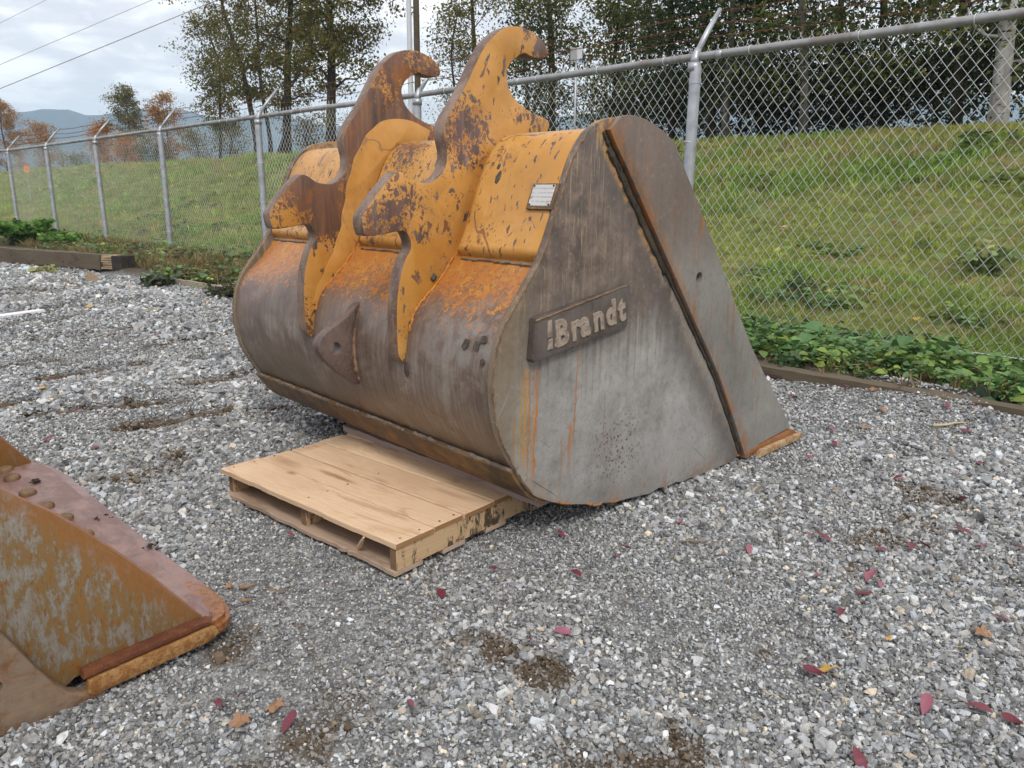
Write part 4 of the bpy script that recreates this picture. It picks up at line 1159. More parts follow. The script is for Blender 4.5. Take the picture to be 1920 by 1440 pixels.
# end of the edge bar under the side sheet: red top, tan face
prism("edge_bar", [(-.345, .030), (-.34, .068), (.0, .086), (.028, .080), (.038, .058), (.0, .040), (-.33, .018)], -.054, -.030, m_rtan, rb, .004)
prism("bar_top", [(-.35, .0725), (-.345, .092), (-.02, .108), (.02, .104), (.015, .0905), (0, .0905)], -.045, -.002, m_rdark, rb, .003)
# caked side wear plate with torch cut holes
WP = [(-.62, .40), (-.565, .33), (-.513, .283), (-.48, .215), (-.455, .161), (-.42, .095), (-.385, .050), (-.355, .034), (-.325, .036), (-.300, .030), (-.292, .016), (-.315, .004), (-.345, .006), (-.362, -.006), (-.385, -.004), (-.40, -.016), (-.437, -.012), (-.60, -.014), (-.90, .07), (-1.0, .2), (-.80, .36)]
wp = prism("wear_plate", WP, -.048, -.001, m_rgrey, rb, .006)
cut_hole(wp, (-.552, -.02, .150), .018, .08)
prism("wear_strap", [(-.66, -.014), (-.455, -.013), (-.445, -.005), (-.66, -.004)], -.075, -.046, m_rmid, rb, .003)
# bolts along the lip
m_bolt = rusty("domed bolt head", (.20, .12, .06), (.10, .06, .035), (.32, .2, .1), 34, .6, (1, 1, 1))
for k, (u, w) in enumerate(((-.112, 1.541), (-.098, 1.321), (-.078, 1.126), (-.070, .900), (-.075, .62), (-.075, .36), (-.115, 1.80), (-.11, 1.95))):
    mb = MB(); z = .101 + .06 * u
    prof_ = [(.036, 0), (.035, .012), (.029, .020), (.018, .024), (.003, .025)]
    rings = [[(u + rr * cos(a), w + rr * sin(a), z + hh) for a in np.linspace(0, 2 * pi, 14, endpoint=False)] for rr, hh in prof_]
    mb.add([q for rg in rings for q in rg], [(i * 14 + j, i * 14 + (j + 1) % 14, (i + 1) * 14 + (j + 1) % 14, (i + 1) * 14 + j) for i in range(4) for j in range(14)] + [tuple(4 * 14 + j for j in range(14))])
    mb.build("bolt", m_bolt, rb, True)
# mud and dead leaves caught on the lip
m_mud = rusty("wet black mud", (.022, .016, .012), (.06, .04, .03), (.10, .07, .05), 40, .9)
def litter(name, label, x, y, z, r, seed, n=7, cat="debris", mat=None, group=None):
    rr = random.Random(seed); bm = bmesh.new()
    for k in range(n):
        me = hull_mesh("tmp", seed * 31 + k, None if False else m_mud, (1, rr.uniform(.5, .9), rr.uniform(.25, .5)), 9)
        me.transform(Matrix.Translation((rr.gauss(0, r * .5), rr.gauss(0, r * .35), r * .12)) @ Matrix.Rotation(rr.random() * 6, 4, "Z") @ Matrix.Scale(r * rr.uniform(.35, .9), 4))
        bm.from_mesh(me); bpy.data.meshes.remove(me)
    o = finish_bm(bm, name, mat or m_mud)
    o.location = (x, y, z)
    return tag(o, label, cat, group)
def rbw(u, w, z): 
    return (-.977 + cos(A2) * u - sin(A2) * w, 2.144 + sin(A2) * u + cos(A2) * w, z)
litter("mud_lump", "dark clump of mud and leaf on the middle of the rusty lip", *rbw(.085, .64, .088), .045, 4, 9, "mud")
litter("mud_lump", "small dark mud crumbs on the lip nearer the bolts", *rbw(.055, 1.06, .086), .030, 5, 6, "mud")
litter("mud_lump", "dark wet crumbs beside the bolt heads of the rusty bucket", *rbw(.02, 1.02, .103), .026, 6, 5, "mud")
litter("mud_lump", "black wet leaves plastered at the left end of the bolt row", *rbw(-.06, 1.66, .100), .05, 7, 8, "mud")

# ------------------------------------------------------------------ chain link fence
m_galv, t, b = material("galvanised tube", .42, .55, .5)
p = t.obj(); n = t.noise(p, 7, 4, .6); n2 = t.noise(p, 60, 3, .6)
c = t.ramp(n, [(.3, (.30, .315, .34)), (.5, (.40, .415, .44)), (.7, (.47, .485, .51))])
t.put(b.inputs["Base Color"], c); t.put(b.inputs["Roughness"], t.m("MULTIPLY_ADD", n2, .25, .32))
m_rail, t, b = material("weathered top rail", .45, .45, .5)
p = t.obj(); n = t.noise(p, 2.4, 5, .65, .4); n2 = t.noise(p, 28, 4, .6)
c = t.ramp(n, [(.34, (.36, .365, .375)), (.5, (.28, .275, .27)), (.60, (.19, .165, .15)), (.72, (.24, .155, .105))])
t.put(b.inputs["Base Color"], t.mix(t.m("MULTIPLY", n2, .3), c, (.42, .42, .42)))
m_wire, t, b = material("galvanised wire", .40, .35, .5); b.inputs["Base Color"].default_value = (.66, .67, .665, 1)
m_barb = rusty("rusty barbed wire", (.10, .040, .020), (.16, .065, .028), (.2, .1, .05), 30, .8)

RAILZ, BOTZ = 2.765, .10
fence = empty("chain_link_fence", tuple(fpt(4.46, 0, 0)))
tag(fence, "tall galvanised chain link fence with barbed wire running along the grassy bank", "fence")
F0 = fpt(4.46, 0, 0)
def fl_(s, d, z):
    """fence local coordinates, with the bend at the far left end"""
    q = fpt(min(s, 31.4), d, z)
    if s > 31.4:
        e = s - 31.4; dr = np.array([-.93, .37]); q = q + np.array([dr[0] * e, dr[1] * e, 0])
    return tuple(q - F0)
POSTS = [-4.6, 0.0, 4.459, 8.90, 13.54, 18.09, 22.40, 26.84, 31.35, 36.0]
for k, s in enumerate(POSTS):
    lean = .02 * math.sin(k * 2.3)
    mb = MB(); mb.tube([fl_(s, -.075, -.25), fl_(s + lean, -.075, RAILZ - .10)], .058, 14)
    for zz_ in (RAILZ - .26, ):
        mb.tube([fl_(s + lean, -.075, zz_), fl_(s + lean, -.075, zz_ + .05)], .063, 14)
    po = mb.build("post", m_galv, fence, True)
    me = po.data; me.set_sharp_from_angle(angle=radians(50))
    # cap with the arm for the barbed wire
    mb = MB()
    mb.tube([fl_(s, -.075, RAILZ - .14), fl_(s, -.075, RAILZ - .06)], [.066, .064], 14)
    mb.tube([fl_(s, -.075, RAILZ - .06), fl_(s, -.062, RAILZ - .01), fl_(s, -.055, RAILZ + .035), fl_(s, -.02, RAILZ + .065)], [.050, .040, .034, .036], 10)
    mb.tube([fl_(s, -.02, RAILZ + .06), fl_(s, .14, RAILZ + .27), fl_(s, .345, RAILZ + .50)], [.032, .028, .022], 8)
    mb.build("barb_arm", m_galv, po, True)
    for zt in (.55, 1.25, 1.95):
        mb = MB(); ring = [fl_(s + .064 * cos(a), -.075 + .064 * sin(a), zt + .004 * sin(3 * a)) for a in np.linspace(0, 2 * pi, 13)]
        mb.tube(ring, .0045, 5); mb.build("tie_wire", m_wire, po, True)
mb = MB(); rs = np.linspace(-5.2, 31.4, 40); rpts = [fl_(s, -.03, RAILZ + .004 * math.sin(s * 1.7)) for s in rs] + [fl_(s, -.03, RAILZ) for s in (32.2, 34, 36, 40)]
mb.tube(rpts, .038, 12); mb.build("top_rail", m_rail, fence, True)
for k, s in enumerate(np.arange(-4.4, 16, .92)):
    r = random.Random(k); s += r.uniform(-.2, .2); mb = MB()
    ring = [fl_(s + .012 * math.sin(a * .5), -.03 + .043 * cos(a), RAILZ + .043 * sin(a)) for a in np.linspace(-.6, 5.2, 13)] + [fl_(s + .03, .01, RAILZ - .10)]
    mb.tube(ring, .0038, 5); mb.build("tie_wire", m_wire, fence, True)
    if k % 3 == 0:
        mb = MB(); mb.tube([fl_(s + .31, -.03, RAILZ), fl_(s + .37, -.03, RAILZ)], .0405, 12); mb.build("rail_sleeve", m_galv, fence, True)
mb = MB(); mb.tube([fl_(s, -.012, .155 + .012 * math.sin(s * .9)) for s in np.linspace(-5, 31.4, 60)] + [fl_(36, -.012, .15), fl_(40, -.012, .15)], .0045, 5); mb.build("tension_wire", m_wire, fence)
# barbed wire strands
for k, (dd, zz_) in enumerate(((.09, .205), (.20, .335), (.32, .475))):
    mb = MB(); r = random.Random(k)
    sv = np.linspace(-5, 31.4, 160)
    pts = []
    for s in sv:
        j = np.searchsorted(POSTS, s); a, b2 = POSTS[j - 1] if j > 0 else -6, POSTS[min(j, len(POSTS) - 1)]
        tt = (s - a) / (b2 - a + 1e-6); sag = -.035 * 4 * tt * (1 - tt) * (1 + .5 * sin(j + k))
        pts.append(fl_(s, dd + .01, RAILZ + zz_ + sag + .004 * r.uniform(-1, 1)))
    pts += [fl_(s, dd, RAILZ + zz_) for s in (33, 36, 40)]
    mb.tube(pts, .0042, 5, False)
    for i in range(int(36 / .125)):
        s = -4.8 + i * .125; q = np.array([np.interp(s, sv, [pp[c] for pp in pts[:160]]) for c in range(3)])
        a = r.random() * 3; e = np.array([FS[0] * .3 + FN[0] * cos(a), FS[1] * .3 + FN[1] * cos(a), sin(a)]) * .022
        e2 = np.array([-FS[0] * .3 + FN[0] * sin(a), -FS[1] * .3 + FN[1] * sin(a), -cos(a)]) * .022
        mb.tube([q - e, q + e], .0028, 3, False); mb.tube([q - e2, q + e2], .0028, 3, False)
    mb.build("barbed_wire", m_barb, fence)
# woven mesh, one fabric per bay
DW, DH = .105, .1335
def fabric(s0, s1, sides):
    k0, k1 = math.ceil(s0 / (DW / 2)), math.ceil(s1 / (DW / 2))
    nz = int(round((RAILZ + .045 - BOTZ) / (DH / 2)))
    V = []; Fc = []
    r_w = .0026
    for k in range(k0, k1):
        # picket k zigzags between columns k and k+1
        js = np.arange(0, nz + 1)
        colm = np.where((js + k) % 2 == 0, k, k + 1)
        s = colm * DW / 2; z = BOTZ + js * DH / 2
        dd = np.where((js + k) % 2 == 0, .0045, -.0045)
        pts = [fl_(a, d_ + .006, c_) for a, d_, c_ in zip(s, dd, z)]
        if (k + nz) % 2 == 0 or True:
            e = pts[-1]; pts.append(tuple(np.array(fl_(s[-1] + (.010 if k % 2 else -.010), .006, z[-1] + .030))))
            e0 = pts[0]; pts.insert(0, tuple(np.array(fl_(s[0] + (.008 if k % 2 else -.008), .006, z[0] - .028))))
        P = np.array(pts); n = len(P)
        # ring vectors: constant frame is enough for a thin wire
        a = np.array([FS[0], FS[1], 0.0]); b3 = np.array([FN[0], FN[1], 0.0])
        base = len(V) 
        tdir = np.gradient(P, axis=0); tdir /= np.linalg.norm(tdir, axis=1)[:, None]
        n1 = np.cross(tdir, b3); n1 /= np.linalg.norm(n1, axis=1)[:, None]
        rings = np.stack([P + (n1 * cos(2 * pi * q / sides) + b3 * sin(2 * pi * q / sides)) * r_w for q in range(sides)], 1).reshape(-1, 3)
        V.append((rings, n))
    allv = np.concatenate([v for v, _ in V]); off = 0; FF = []
    for v, n in V:
        i = np.arange(n - 1)[:, None] * sides + np.arange(sides)[None, :]
        i2 = np.arange(n - 1)[:, None] * sides + (np.arange(sides)[None, :] + 1) % sides
        FF.append((np.stack([i, i2, i2 + sides, i + sides], -1) + off).reshape(-1, 4)); off += n * sides
    FF = np.concatenate(FF)
    me = bpy.data.meshes.new("wire_mesh")
    me.vertices.add(len(allv)); me.loops.add(FF.size); me.polygons.add(len(FF))
    me.vertices.foreach_set("co", allv.reshape(-1).astype(np.float32)); me.loops.foreach_set("vertex_index", FF.reshape(-1).astype(np.int32))
    me.polygons.foreach_set("loop_start", np.arange(0, FF.size, 4, dtype=np.int32)); me.polygons.foreach_set("use_smooth", np.ones(len(FF), bool)); me.update(calc_edges=True)
    me.materials.append(m_wire)
    o = link("wire_mesh", me, fence); o["kind"] = "stuff"
for a, b2 in zip(POSTS[:-1], POSTS[1:]):
    fabric(a, b2, 4 if a < 12 else 3)

# ------------------------------------------------------------------ timbers
m_tim = wood("weathered grey timber", (.080, .062, .042), (.028, .022, .016), (.150, .118, .080), .6, 0, .6, .9)
m_timl = wood("sun bleached timber top", (.30, .25, .175), (.11, .085, .055), (.40, .34, .25), .5, 0, .6, .9)
m_rot = wood("rotten heartwood", (.25, .17, .10), (.05, .03, .018), (.42, .32, .21), .7, 0, .8, .95, knots=False)
def timber(name, a, b2, wd, hgt, z, mat, label, cat="timber", seed=1, roll=0.0):
    """a, b2: ground points of the front edge ends"""
    a = np.array(a[:2]); b2 = np.array(b2[:2]); L = np.linalg.norm(b2 - a); ang = math.atan2(*(b2 - a)[::-1])
    r = random.Random(seed); bm = bmesh.new(); N = max(6, int(L / .12)); rows = []
    for i in range(N + 1):
        x = L * i / N; j = lambda s: r.uniform(-s, s)
        rows.append([bm.verts.new((x, j(.006), j(.004))), bm.verts.new((x, j(.008), hgt + j(.007))), bm.verts.new((x, wd * .3 + j(.01), hgt + j(.005))), bm.verts.new((x, wd + j(.006), hgt + j(.006))), bm.verts.new((x, wd, 0))])
    for i in range(N):
        for k in range(5): bm.faces.new((rows[i][k], rows[i][(k + 1) % 5], rows[i + 1][(k + 1) % 5], rows[i + 1][k]))
    bm.faces.new(rows[0]); bm.faces.new(rows[-1][::-1])
    o = finish_bm(bm, name, mat, None, 30)
    o.location = (a[0], a[1], z); o.rotation_euler = (roll, 0, ang)
    return tag(o, label, cat)
m_tim2 = m_tim
p0_, p1_ = fpt(2.85, -1.40)[:2], fpt(-1.3, -1.36)[:2]
tr_ = timber("curb_timber", p1_, p0_, .15, .125, -.02, m_tim, "long weathered grey timber curb on the gravel edge to the right of the bucket", "timber", 3)
p2_, p3_ = fpt(6.2, -1.47)[:2], fpt(2.87, -1.40)[:2]
timber("curb_timber", p3_, p2_, .15, .115, -.03, m_tim, "weathered timber curb whose end shows just behind the bucket cutting edge", "timber", 4)
q0_, q1_ = on_z(470, 549)[:2], on_z(280, 524)[:2]
o = timber("edging_board", fpt(9.2, -2.12)[:2], q1_, .045, .15, -.06, m_timl, "thin pale edging board half buried in weeds left of the bucket", "board", 5)
# big squared beam with a rotten split end
bx = empty("rotten_beam", (0, 0, 0)); tag(bx, "thick squared timber beam with rotten split end lying over a washed out hole", "timber beam")
e1 = np.array(on_z(230, 513)[:2]); e0 = np.array(on_z(-60, 489)[:2]) 
L = np.linalg.norm(e1 - e0); ang_ = math.atan2(*(e1 - e0)[::-1])
bx.location = (e0[0], e0[1], .035); bx.rotation_euler = (0, 0, ang_)
r = random.Random(12)
def beam_seg(name, x0, x1, y0, y1, z0, z1, jit, mat, seed):
    r = random.Random(seed); bm = bmesh.new(); N = max(3, int((x1 - x0) / .15)); rows = []
    for i in range(N + 1):
        x = x0 + (x1 - x0) * i / N; j = lambda s=jit: r.uniform(-s, s)
        rows.append([bm.verts.new((x, y0 + j(), z0 + j())), bm.verts.new((x, y0 + j(), (z0 + z1) / 2 + j())), bm.verts.new((x, y0 + j(), z1 + j())), bm.verts.new((x, y1 + j(), z1 + j())), bm.verts.new((x, y1 + j(), z0 + j()))])
    for i in range(N):
        for k in range(5): bm.faces.new((rows[i][k], rows[i][(k + 1) % 5], rows[i + 1][(k + 1) % 5], rows[i + 1][k]))
    bm.faces.new(rows[0]); bm.faces.new(rows[-1][::-1])
    return finish_bm(bm, name, mat, bx, 30)
beam_seg("beam_body", 0, L - .62, 0, .27, 0, .27, .010, m_tim, 1)
beam_seg("beam_core", L - .62, L - .26, .05, .27, .08, .262, .012, m_rot, 2)
for k in range(6):
    z0_ = .02 + .04 * k
    beam_seg("split_strip", L - .60 + .03 * (k % 3), L - .10 - .07 * (k % 2), .012 + .012 * (k % 2), .05, z0_, z0_ + .026, .006, m_rot, 10 + k)
m_end = rusty("charred end block", (.018, .015, .012), (.045, .038, .030), (.07, .06, .045), 30, .95)
beam_seg("end_block", L - .27, L, 0, .27, .015, .268, .006, m_end, 3)

# ------------------------------------------------------------------ foliage materials
def foliage_mat(name, transl=.35, rough=.55, spec=.35):
    mt, t, b = material(name, rough, 0, spec)
    c = t.attr("col")
    t.put(b.inputs["Base Color"], c)
    tr = t.n("ShaderNodeBsdfTranslucent"); t.put(tr.inputs[0], c)
    mx = t.n("ShaderNodeMixShader"); mx.inputs[0].default_value = transl
    t.t.links.new(b.outputs[0], mx.inputs[1]); t.t.links.new(tr.outputs[0], mx.inputs[2])
    t.t.links.new(mx.outputs[0], mt.node_tree.nodes["Material Output"].inputs[0])
    return mt
m_leaf = foliage_mat("tree leaves", .48)
def bark(name, a, bcol, ccol, sc_=8, band=False):
    mt, t, b = material(name, .9, 0, .2)
    p = t.obj()
    n = t.noise(t.scale(p, 1, 1, .25), sc_, 6, .7, .4)
    c = t.mix(t.ss(n, .40, .62), a, bcol)
    if band:
        k = t.noise(t.scale(p, 1, 1, 3.2), 3.0, 4, .65, .3)
        c = t.mix(t.ss(k, .56, .64), c, ccol)
    t.put(b.inputs["Base Color"], c); t.put(b.inputs["Normal"], t.bump(n, .6, .03))
    return mt
m_bark = bark("dark furrowed bark", (.030, .024, .018), (.075, .060, .046), (.02, .02, .02))
m_bark2 = bark("grey bark", (.085, .075, .062), (.17, .155, .135), (.03, .027, .024), 8, True)
m_birch = bark("white birch bark", (.30, .28, .26), (.46, .44, .42), (.035, .030, .028), 6, True)

def leaf_quads(C, size, g, pal, flat=.0):
    """C: (n,3) leaf centres -> diamond leaves with random attitude, and colours"""
    n = len(C)
    a = g.normal(size=(n, 3)); a[:, 2] *= (1 - flat); a /= np.linalg.norm(a, axis=1)[:, None]
    b = np.cross(a, g.normal(size=(n, 3))); b /= np.linalg.norm(b, axis=1)[:, None]
    s = size * np.exp(g.normal(0, .28, n))[:, None]
    V = np.stack([C - a * s * .55, C + b * s * .34 - a * s * .05, C + a * s * .55, C - b * s * .34 - a * s * .05], 1)
    pal = np.array(pal); k = g.integers(0, len(pal), n)
    col = pal[k] * np.exp(g.normal(0, .22, (n, 1)))
    return V, col

def tree(name, label, base, height, lean, r0, nb, c0, crad, nleaf, lsize, pal, bk, group="trees on the grassy bank", seed=0, shape=None, spread=.30, up=.5, cat="tree", wobble=.25, twigs=True):
    """tapered trunk with limbs; leaves hang in clumps along the outer limbs"""
    g = np.random.default_rng(seed)
    root = empty(name, tuple(base)); tag(root, label, cat, group)
    tp = []; rd = []
    for i in range(13):
        f = i / 12
        tp.append((lean[0] * f + wobble * (vnoise(f * 3 + seed, 1.) - .5) * f ** .5 * 2, lean[1] * f + wobble * (vnoise(f * 3 + seed, 9.) - .5) * f ** .5 * 2, height * f - .15 * (i == 0)))
        rd.append(r0 * (1.25 if i == 0 else 1) * (1 - f) ** .8 + .012)
    mb = MB(); mb.tube(tp, rd, 9)
    T = np.array(tp)
    clus = []
    shape = shape or (lambda f: sin(pi * min(1, .15 + .85 * f)) ** .7)
    for k in range(nb):
        f = c0 + (1 - c0) * (k + g.random()) / nb
        o = np.array([np.interp(f * 12, np.arange(13), T[:, c]) for c in range(3)])
        az = k * 2.4 + g.normal(0, .5); ln = crad * shape((f - c0) / (1 - c0)) * g.uniform(.6, 1.15)
        el = up * g.uniform(.4, 1.4)
        d = np.array([cos(az) * cos(el), sin(az) * cos(el), sin(el)])
        p = [o]; 
        for q in range(1, 5):
            w = o + d * ln * q / 4 + g.normal(0, .06 * ln, 3) + np.array([0, 0, -.05 * ln * (q / 4) ** 2]); p.append(w)
        rr = max(.008, r0 * .33 * (1 - f) ** .5)
        mb.tube([tuple(x) for x in p], [rr, rr * .75, rr * .5, rr * .3, .005], 5, False)
        for q in range(2, 5):
            clus.append((p[q], ln)); 
            if twigs:
                for w in range(2):
                    e = p[q] + g.normal(0, .30 * max(ln, .5), 3); clus.append((e, ln)); mb.tube([tuple(p[q]), tuple((p[q] + e) / 2 + g.normal(0, .04, 3)), tuple(e)], [rr * .3, .007, .004], 4, False)
    mb.build("trunk", bk, root, True)
    cc = np.array([c for c, _ in clus]); n = nleaf
    k = g.integers(0, len(cc), n)
    # clumps of uneven weight leave gaps between them
    wts = np.exp(g.normal(0, .7, len(cc))); k = g.choice(len(cc), n, p=wts / wts.sum())
    C = cc[k] + g.normal(0, 1, (n, 3)) * spread * np.array([1, 1, .75])
    C = C[C[:, 2] > .12]
    V, col = leaf_quads(C, lsize, g, pal)
    link("crown", quads("crown", V, col, m_leaf), root)
    return root

GREEN = [(0.0658, 0.1011, 0.0229), (0.0878, 0.1222, 0.0262), (0.0571, 0.0842, 0.0229), (0.1208, 0.1474, 0.0327), (0.1053, 0.1053, 0.0262), (0.1646, 0.1643, 0.036)]
DKGREEN = [(0.0342, 0.0551, 0.017), (0.0466, 0.0713, 0.0198), (0.031, 0.0454, 0.0156), (0.0652, 0.081, 0.0255), (0.0528, 0.0551, 0.0198)]
BRNGREEN = [(0.1448, 0.1304, 0.0282), (0.1835, 0.1522, 0.0359), (0.1158, 0.1196, 0.0256), (0.2221, 0.1631, 0.0333), (0.0966, 0.1086, 0.0231), (0.1641, 0.1196, 0.0308)]
YELGRN = [(0.1859, 0.1915, 0.0308), (0.2406, 0.2016, 0.0336), (0.1421, 0.1613, 0.028), (0.3063, 0.2218, 0.035)]
AUTUMN = [(0.4125, 0.2088, 0.0499), (0.3506, 0.1543, 0.0427), (0.495, 0.2541, 0.057), (0.2888, 0.1543, 0.0499), (0.2269, 0.1271, 0.0499)]
ORANGEL = [(0.4992, 0.2116, 0.0352), (0.4224, 0.1564, 0.032), (0.576, 0.276, 0.048), (0.3264, 0.1472, 0.0352)]
def bank_pt(px, py, d):
    q = at_d(px, py, d); z = float(ground_z(np.array([q[0]]), np.array([q[1]]))[0]); return np.array([q[0], q[1], z])
def lean_for(px0, py0, px1, py1, d, h):
    """horizontal lean so that the trunk passes the second pixel too"""
    a = at_d(px0, py0, d); b2 = at_d(px1, py1, d)
    f = h / max(b2[2] - a[2], .5)
    return ((b2[0] - a[0]) * f, (b2[1] - a[1]) * f)
full = lambda f: .55 + .45 * sin(pi * min(1., f + .1))
# right hand stand ---------------------------------------------------------
RIGHT = [
    ("white barked birch at the right edge behind the fence", 1868, 252, 1890, 30, 9.5, 9.0, .15, m_birch, GREEN + YELGRN[:2], 2.1, 13000),
    ("thin black trunked tree between the birch and the pale trunks", 1792, 258, 1796, 60, 10.5, 9.0, .10, m_bark, GREEN, 2.0, 12000),
    ("pale slender trunked tree in the middle of the dark stand", 1502, 270, 1510, 90, 10.0, 9.0, .085, m_bark2, GREEN + YELGRN[:1], 2.0, 13000),
    ("grey trunked tree just right of the nearest fence post", 1362, 276, 1366, 100, 10.0, 9.0, .085, m_bark2, DKGREEN + GREEN[:2], 1.9, 12500),
    ("brownish trunked tree hidden behind the nearest fence post", 1332, 276, 1330, 110, 11.0, 9.0, .12, m_bark, DKGREEN, 1.9, 13000),
    ("leafy dark tree at the left end of the dense stand", 1262, 282, 1262, 60, 11.5, 8.6, .09, m_bark, GREEN, 1.7, 13000),
    ("dark leafy tree filling the gap left of the thin black trunk", 1660, 266, 1664, 60, 13.0, 9.5, .10, m_bark, GREEN + YELGRN[:1], 2.1, 11000),
    ("dark tree in the second row right of the grey trunk", 1430, 272, 1432, 60, 13.5, 9.5, .10, m_bark, DKGREEN, 2.0, 10500),
    ("dark tree beyond the white birch at the frame edge", 1965, 245, 1970, 60, 11.5, 9.5, .10, m_bark, GREEN, 2.2, 14000),
    ("dark tree in the second row between the pale trunk and the leafy gap", 1582, 268, 1586, 60, 15.0, 10., .10, m_bark, DKGREEN, 2.1, 10000)]
for k, (lab, px, py, qx, qy, d, h, r0, bk, pal, cr, nl) in enumerate(RIGHT):
    tree("leafy_tree", lab, bank_pt(px, py, d), h, lean_for(px, py, qx, qy, d, h), r0, 24, .10, cr, nl, .085, pal, bk, seed=200 + k, shape=full, spread=.30, up=.35)
# middle ---------------------------------------------------------------------
tree("poplar_tree", "slender light green tree between the sign post and the dense stand", bank_pt(1148, 292, 12), 6.6, lean_for(1148, 292, 1152, 60, 12, 6.6), .06, 26, .05, 1.05, 11000, .075, YELGRN + GREEN[:2], m_bark, seed=301, shape=lambda f: .9 * (1 - f) ** .6 + .15, spread=.20, up=.9)
tree("leafy_tree", "dark brown green tree behind the nearer hook tip", bank_pt(1035, 298, 13), 9, lean_for(1035, 298, 1028, 40, 13, 9), .13, 26, .06, 1.8, 17000, .085, BRNGREEN + GREEN, m_bark, seed=302, shape=full, spread=.30)
tree("leafy_tree", "sparse tree seen between the two hooks near the utility pole", bank_pt(900, 300, 14), 9, lean_for(900, 300, 888, 20, 14, 9), .12, 22, .22, 1.8, 7500, .085, BRNGREEN, m_bark, seed=303, shape=full, spread=.26)
tree("sapling", "thin sapling beside the utility pole between the hooks", bank_pt(858, 300, 12), 5.2, lean_for(858, 300, 854, 60, 12, 5.2), .05, 18, .12, .95, 2600, .075, BRNGREEN, m_bark, seed=304, spread=.2)
tree("leafy_tree", "dark low tree behind the bucket's peak and fence", bank_pt(1205, 290, 14), 5.0, (0, 0), .08, 22, .03, 1.6, 6500, .085, GREEN, m_bark, seed=305, shape=full, spread=.32)
tree("leafy_tree", "short dark tree low behind the nearer hook", bank_pt(985, 300, 11), 4.2, (0, 0), .08, 20, .03, 1.2, 3600, .08, DKGREEN + BRNGREEN[:2], m_bark, seed=306, shape=full, spread=.28)
# left stand -----------------------------------------------------------------
LEFT = [
    ("dark trunk leaning left at the left end of the tall sparse stand", 484, 300, 424, 20, 11, 10.5, .135, 16, 2.0, 7000),
    ("slim straight dark trunk beside the leaning one", 508, 300, 478, 20, 12, 10.5, .10, 16, 1.9, 6500),
    ("thick dark trunk in the middle of the tall sparse stand", 540, 302, 536, 10, 11.5, 11, .20, 26, 2.5, 21000),
    ("thick dark trunk with wide crown nearest the far hook", 622, 300, 608, 10, 11, 11, .21, 30, 2.8, 26000),
    ("thin small trunk left of the leaning dark trunk", 410, 300, 402, 60, 13, 7.5, .08, 24, 1.6, 10000),
    ("forked dark stem at the foot of the thick trunks", 518, 302, 545, 190, 11.2, 3.6, .12, 8, .9, 500)]
for k, (lab, px, py, qx, qy, d, h, r0, nb, cr, nl) in enumerate(LEFT):
    tree("cottonwood_tree", lab, bank_pt(px, py, d), h, lean_for(px, py, qx, qy, d, h), r0, nb, .22, cr, nl, .105, BRNGREEN, m_bark, seed=420 + k, shape=full, spread=.26, up=.55, wobble=.35)
# thicket below and the farther autumn trees
FAR = [
    ("shrub", "brown leafless thicket at the foot of the sparse trees", 430, 300, 16, 2.6, 1.5, 2600, BRNGREEN, .09),
    ("shrub", "dull brown thicket left of the leaning trunk", 370, 302, 17, 2.4, 1.4, 2200, BRNGREEN, .09),
    ("shrub", "brown green brush between the thick trunks", 580, 300, 15, 1.9, 1.3, 2300, BRNGREEN, .08),
    ("shrub", "dark brush under the wide crowned tree", 672, 300, 15, 2.0, 1.3, 2400, DKGREEN, .08),
    ("small_tree", "olive brown round tree left of the tall stand", 248, 305, 20, 7.2, 2.1, 10000, BRNGREEN, .13),
    ("small_tree", "rust coloured tree beside the olive one", 318, 305, 21, 6.4, 1.9, 6000, AUTUMN, .13),
    ("small_tree", "bright orange shrub tree behind the third far post", 195, 312, 18, 4.3, 1.3, 5200, ORANGEL, .11),
    ("small_tree", "orange shrub behind the fence right of the bright one", 236, 312, 17.5, 3.0, 1.3, 3900, ORANGEL, .10),
    ("small_tree", "pinkish brown autumn tree at the left edge", 14, 318, 19, 8.6, 3.7, 15000, AUTUMN, .13),
    ("small_tree", "thin pale green tree before the blue mountain", 118, 318, 22, 3.4, .9, 600, YELGRN, .11),
    ("small_tree", "golden low tree behind the leftmost posts", 88, 320, 18, 5.2, 1.9, 6000, AUTUMN, .11),
    ("small_tree", "rusty shrub at the far left fence end", -20, 320, 20, 4.2, 2.0, 2600, AUTUMN, .12),
    ("shrub", "grey brown brush behind the far fence bays", 150, 316, 20, 2.0, 1.6, 2000, BRNGREEN, .1),
    ("shrub", "low dark brush before the olive tree", 300, 308, 17, 1.7, 1.4, 2000, DKGREEN, .09)]
for k, (nm, lab, px, py, d, h, cr, nl, pal, ls) in enumerate(FAR):
    tree(nm, lab, bank_pt(px, py, d), h, (0, 0), .05 + .008 * h, 20, .06, cr, nl, ls, pal, m_bark, "low trees and brush beyond the bank", seed=500 + k, shape=lambda f: .35 + .65 * sin(pi * min(1., f * .8 + .2)), spread=.26, up=.8, cat="shrub" if nm == "shrub" else "tree")
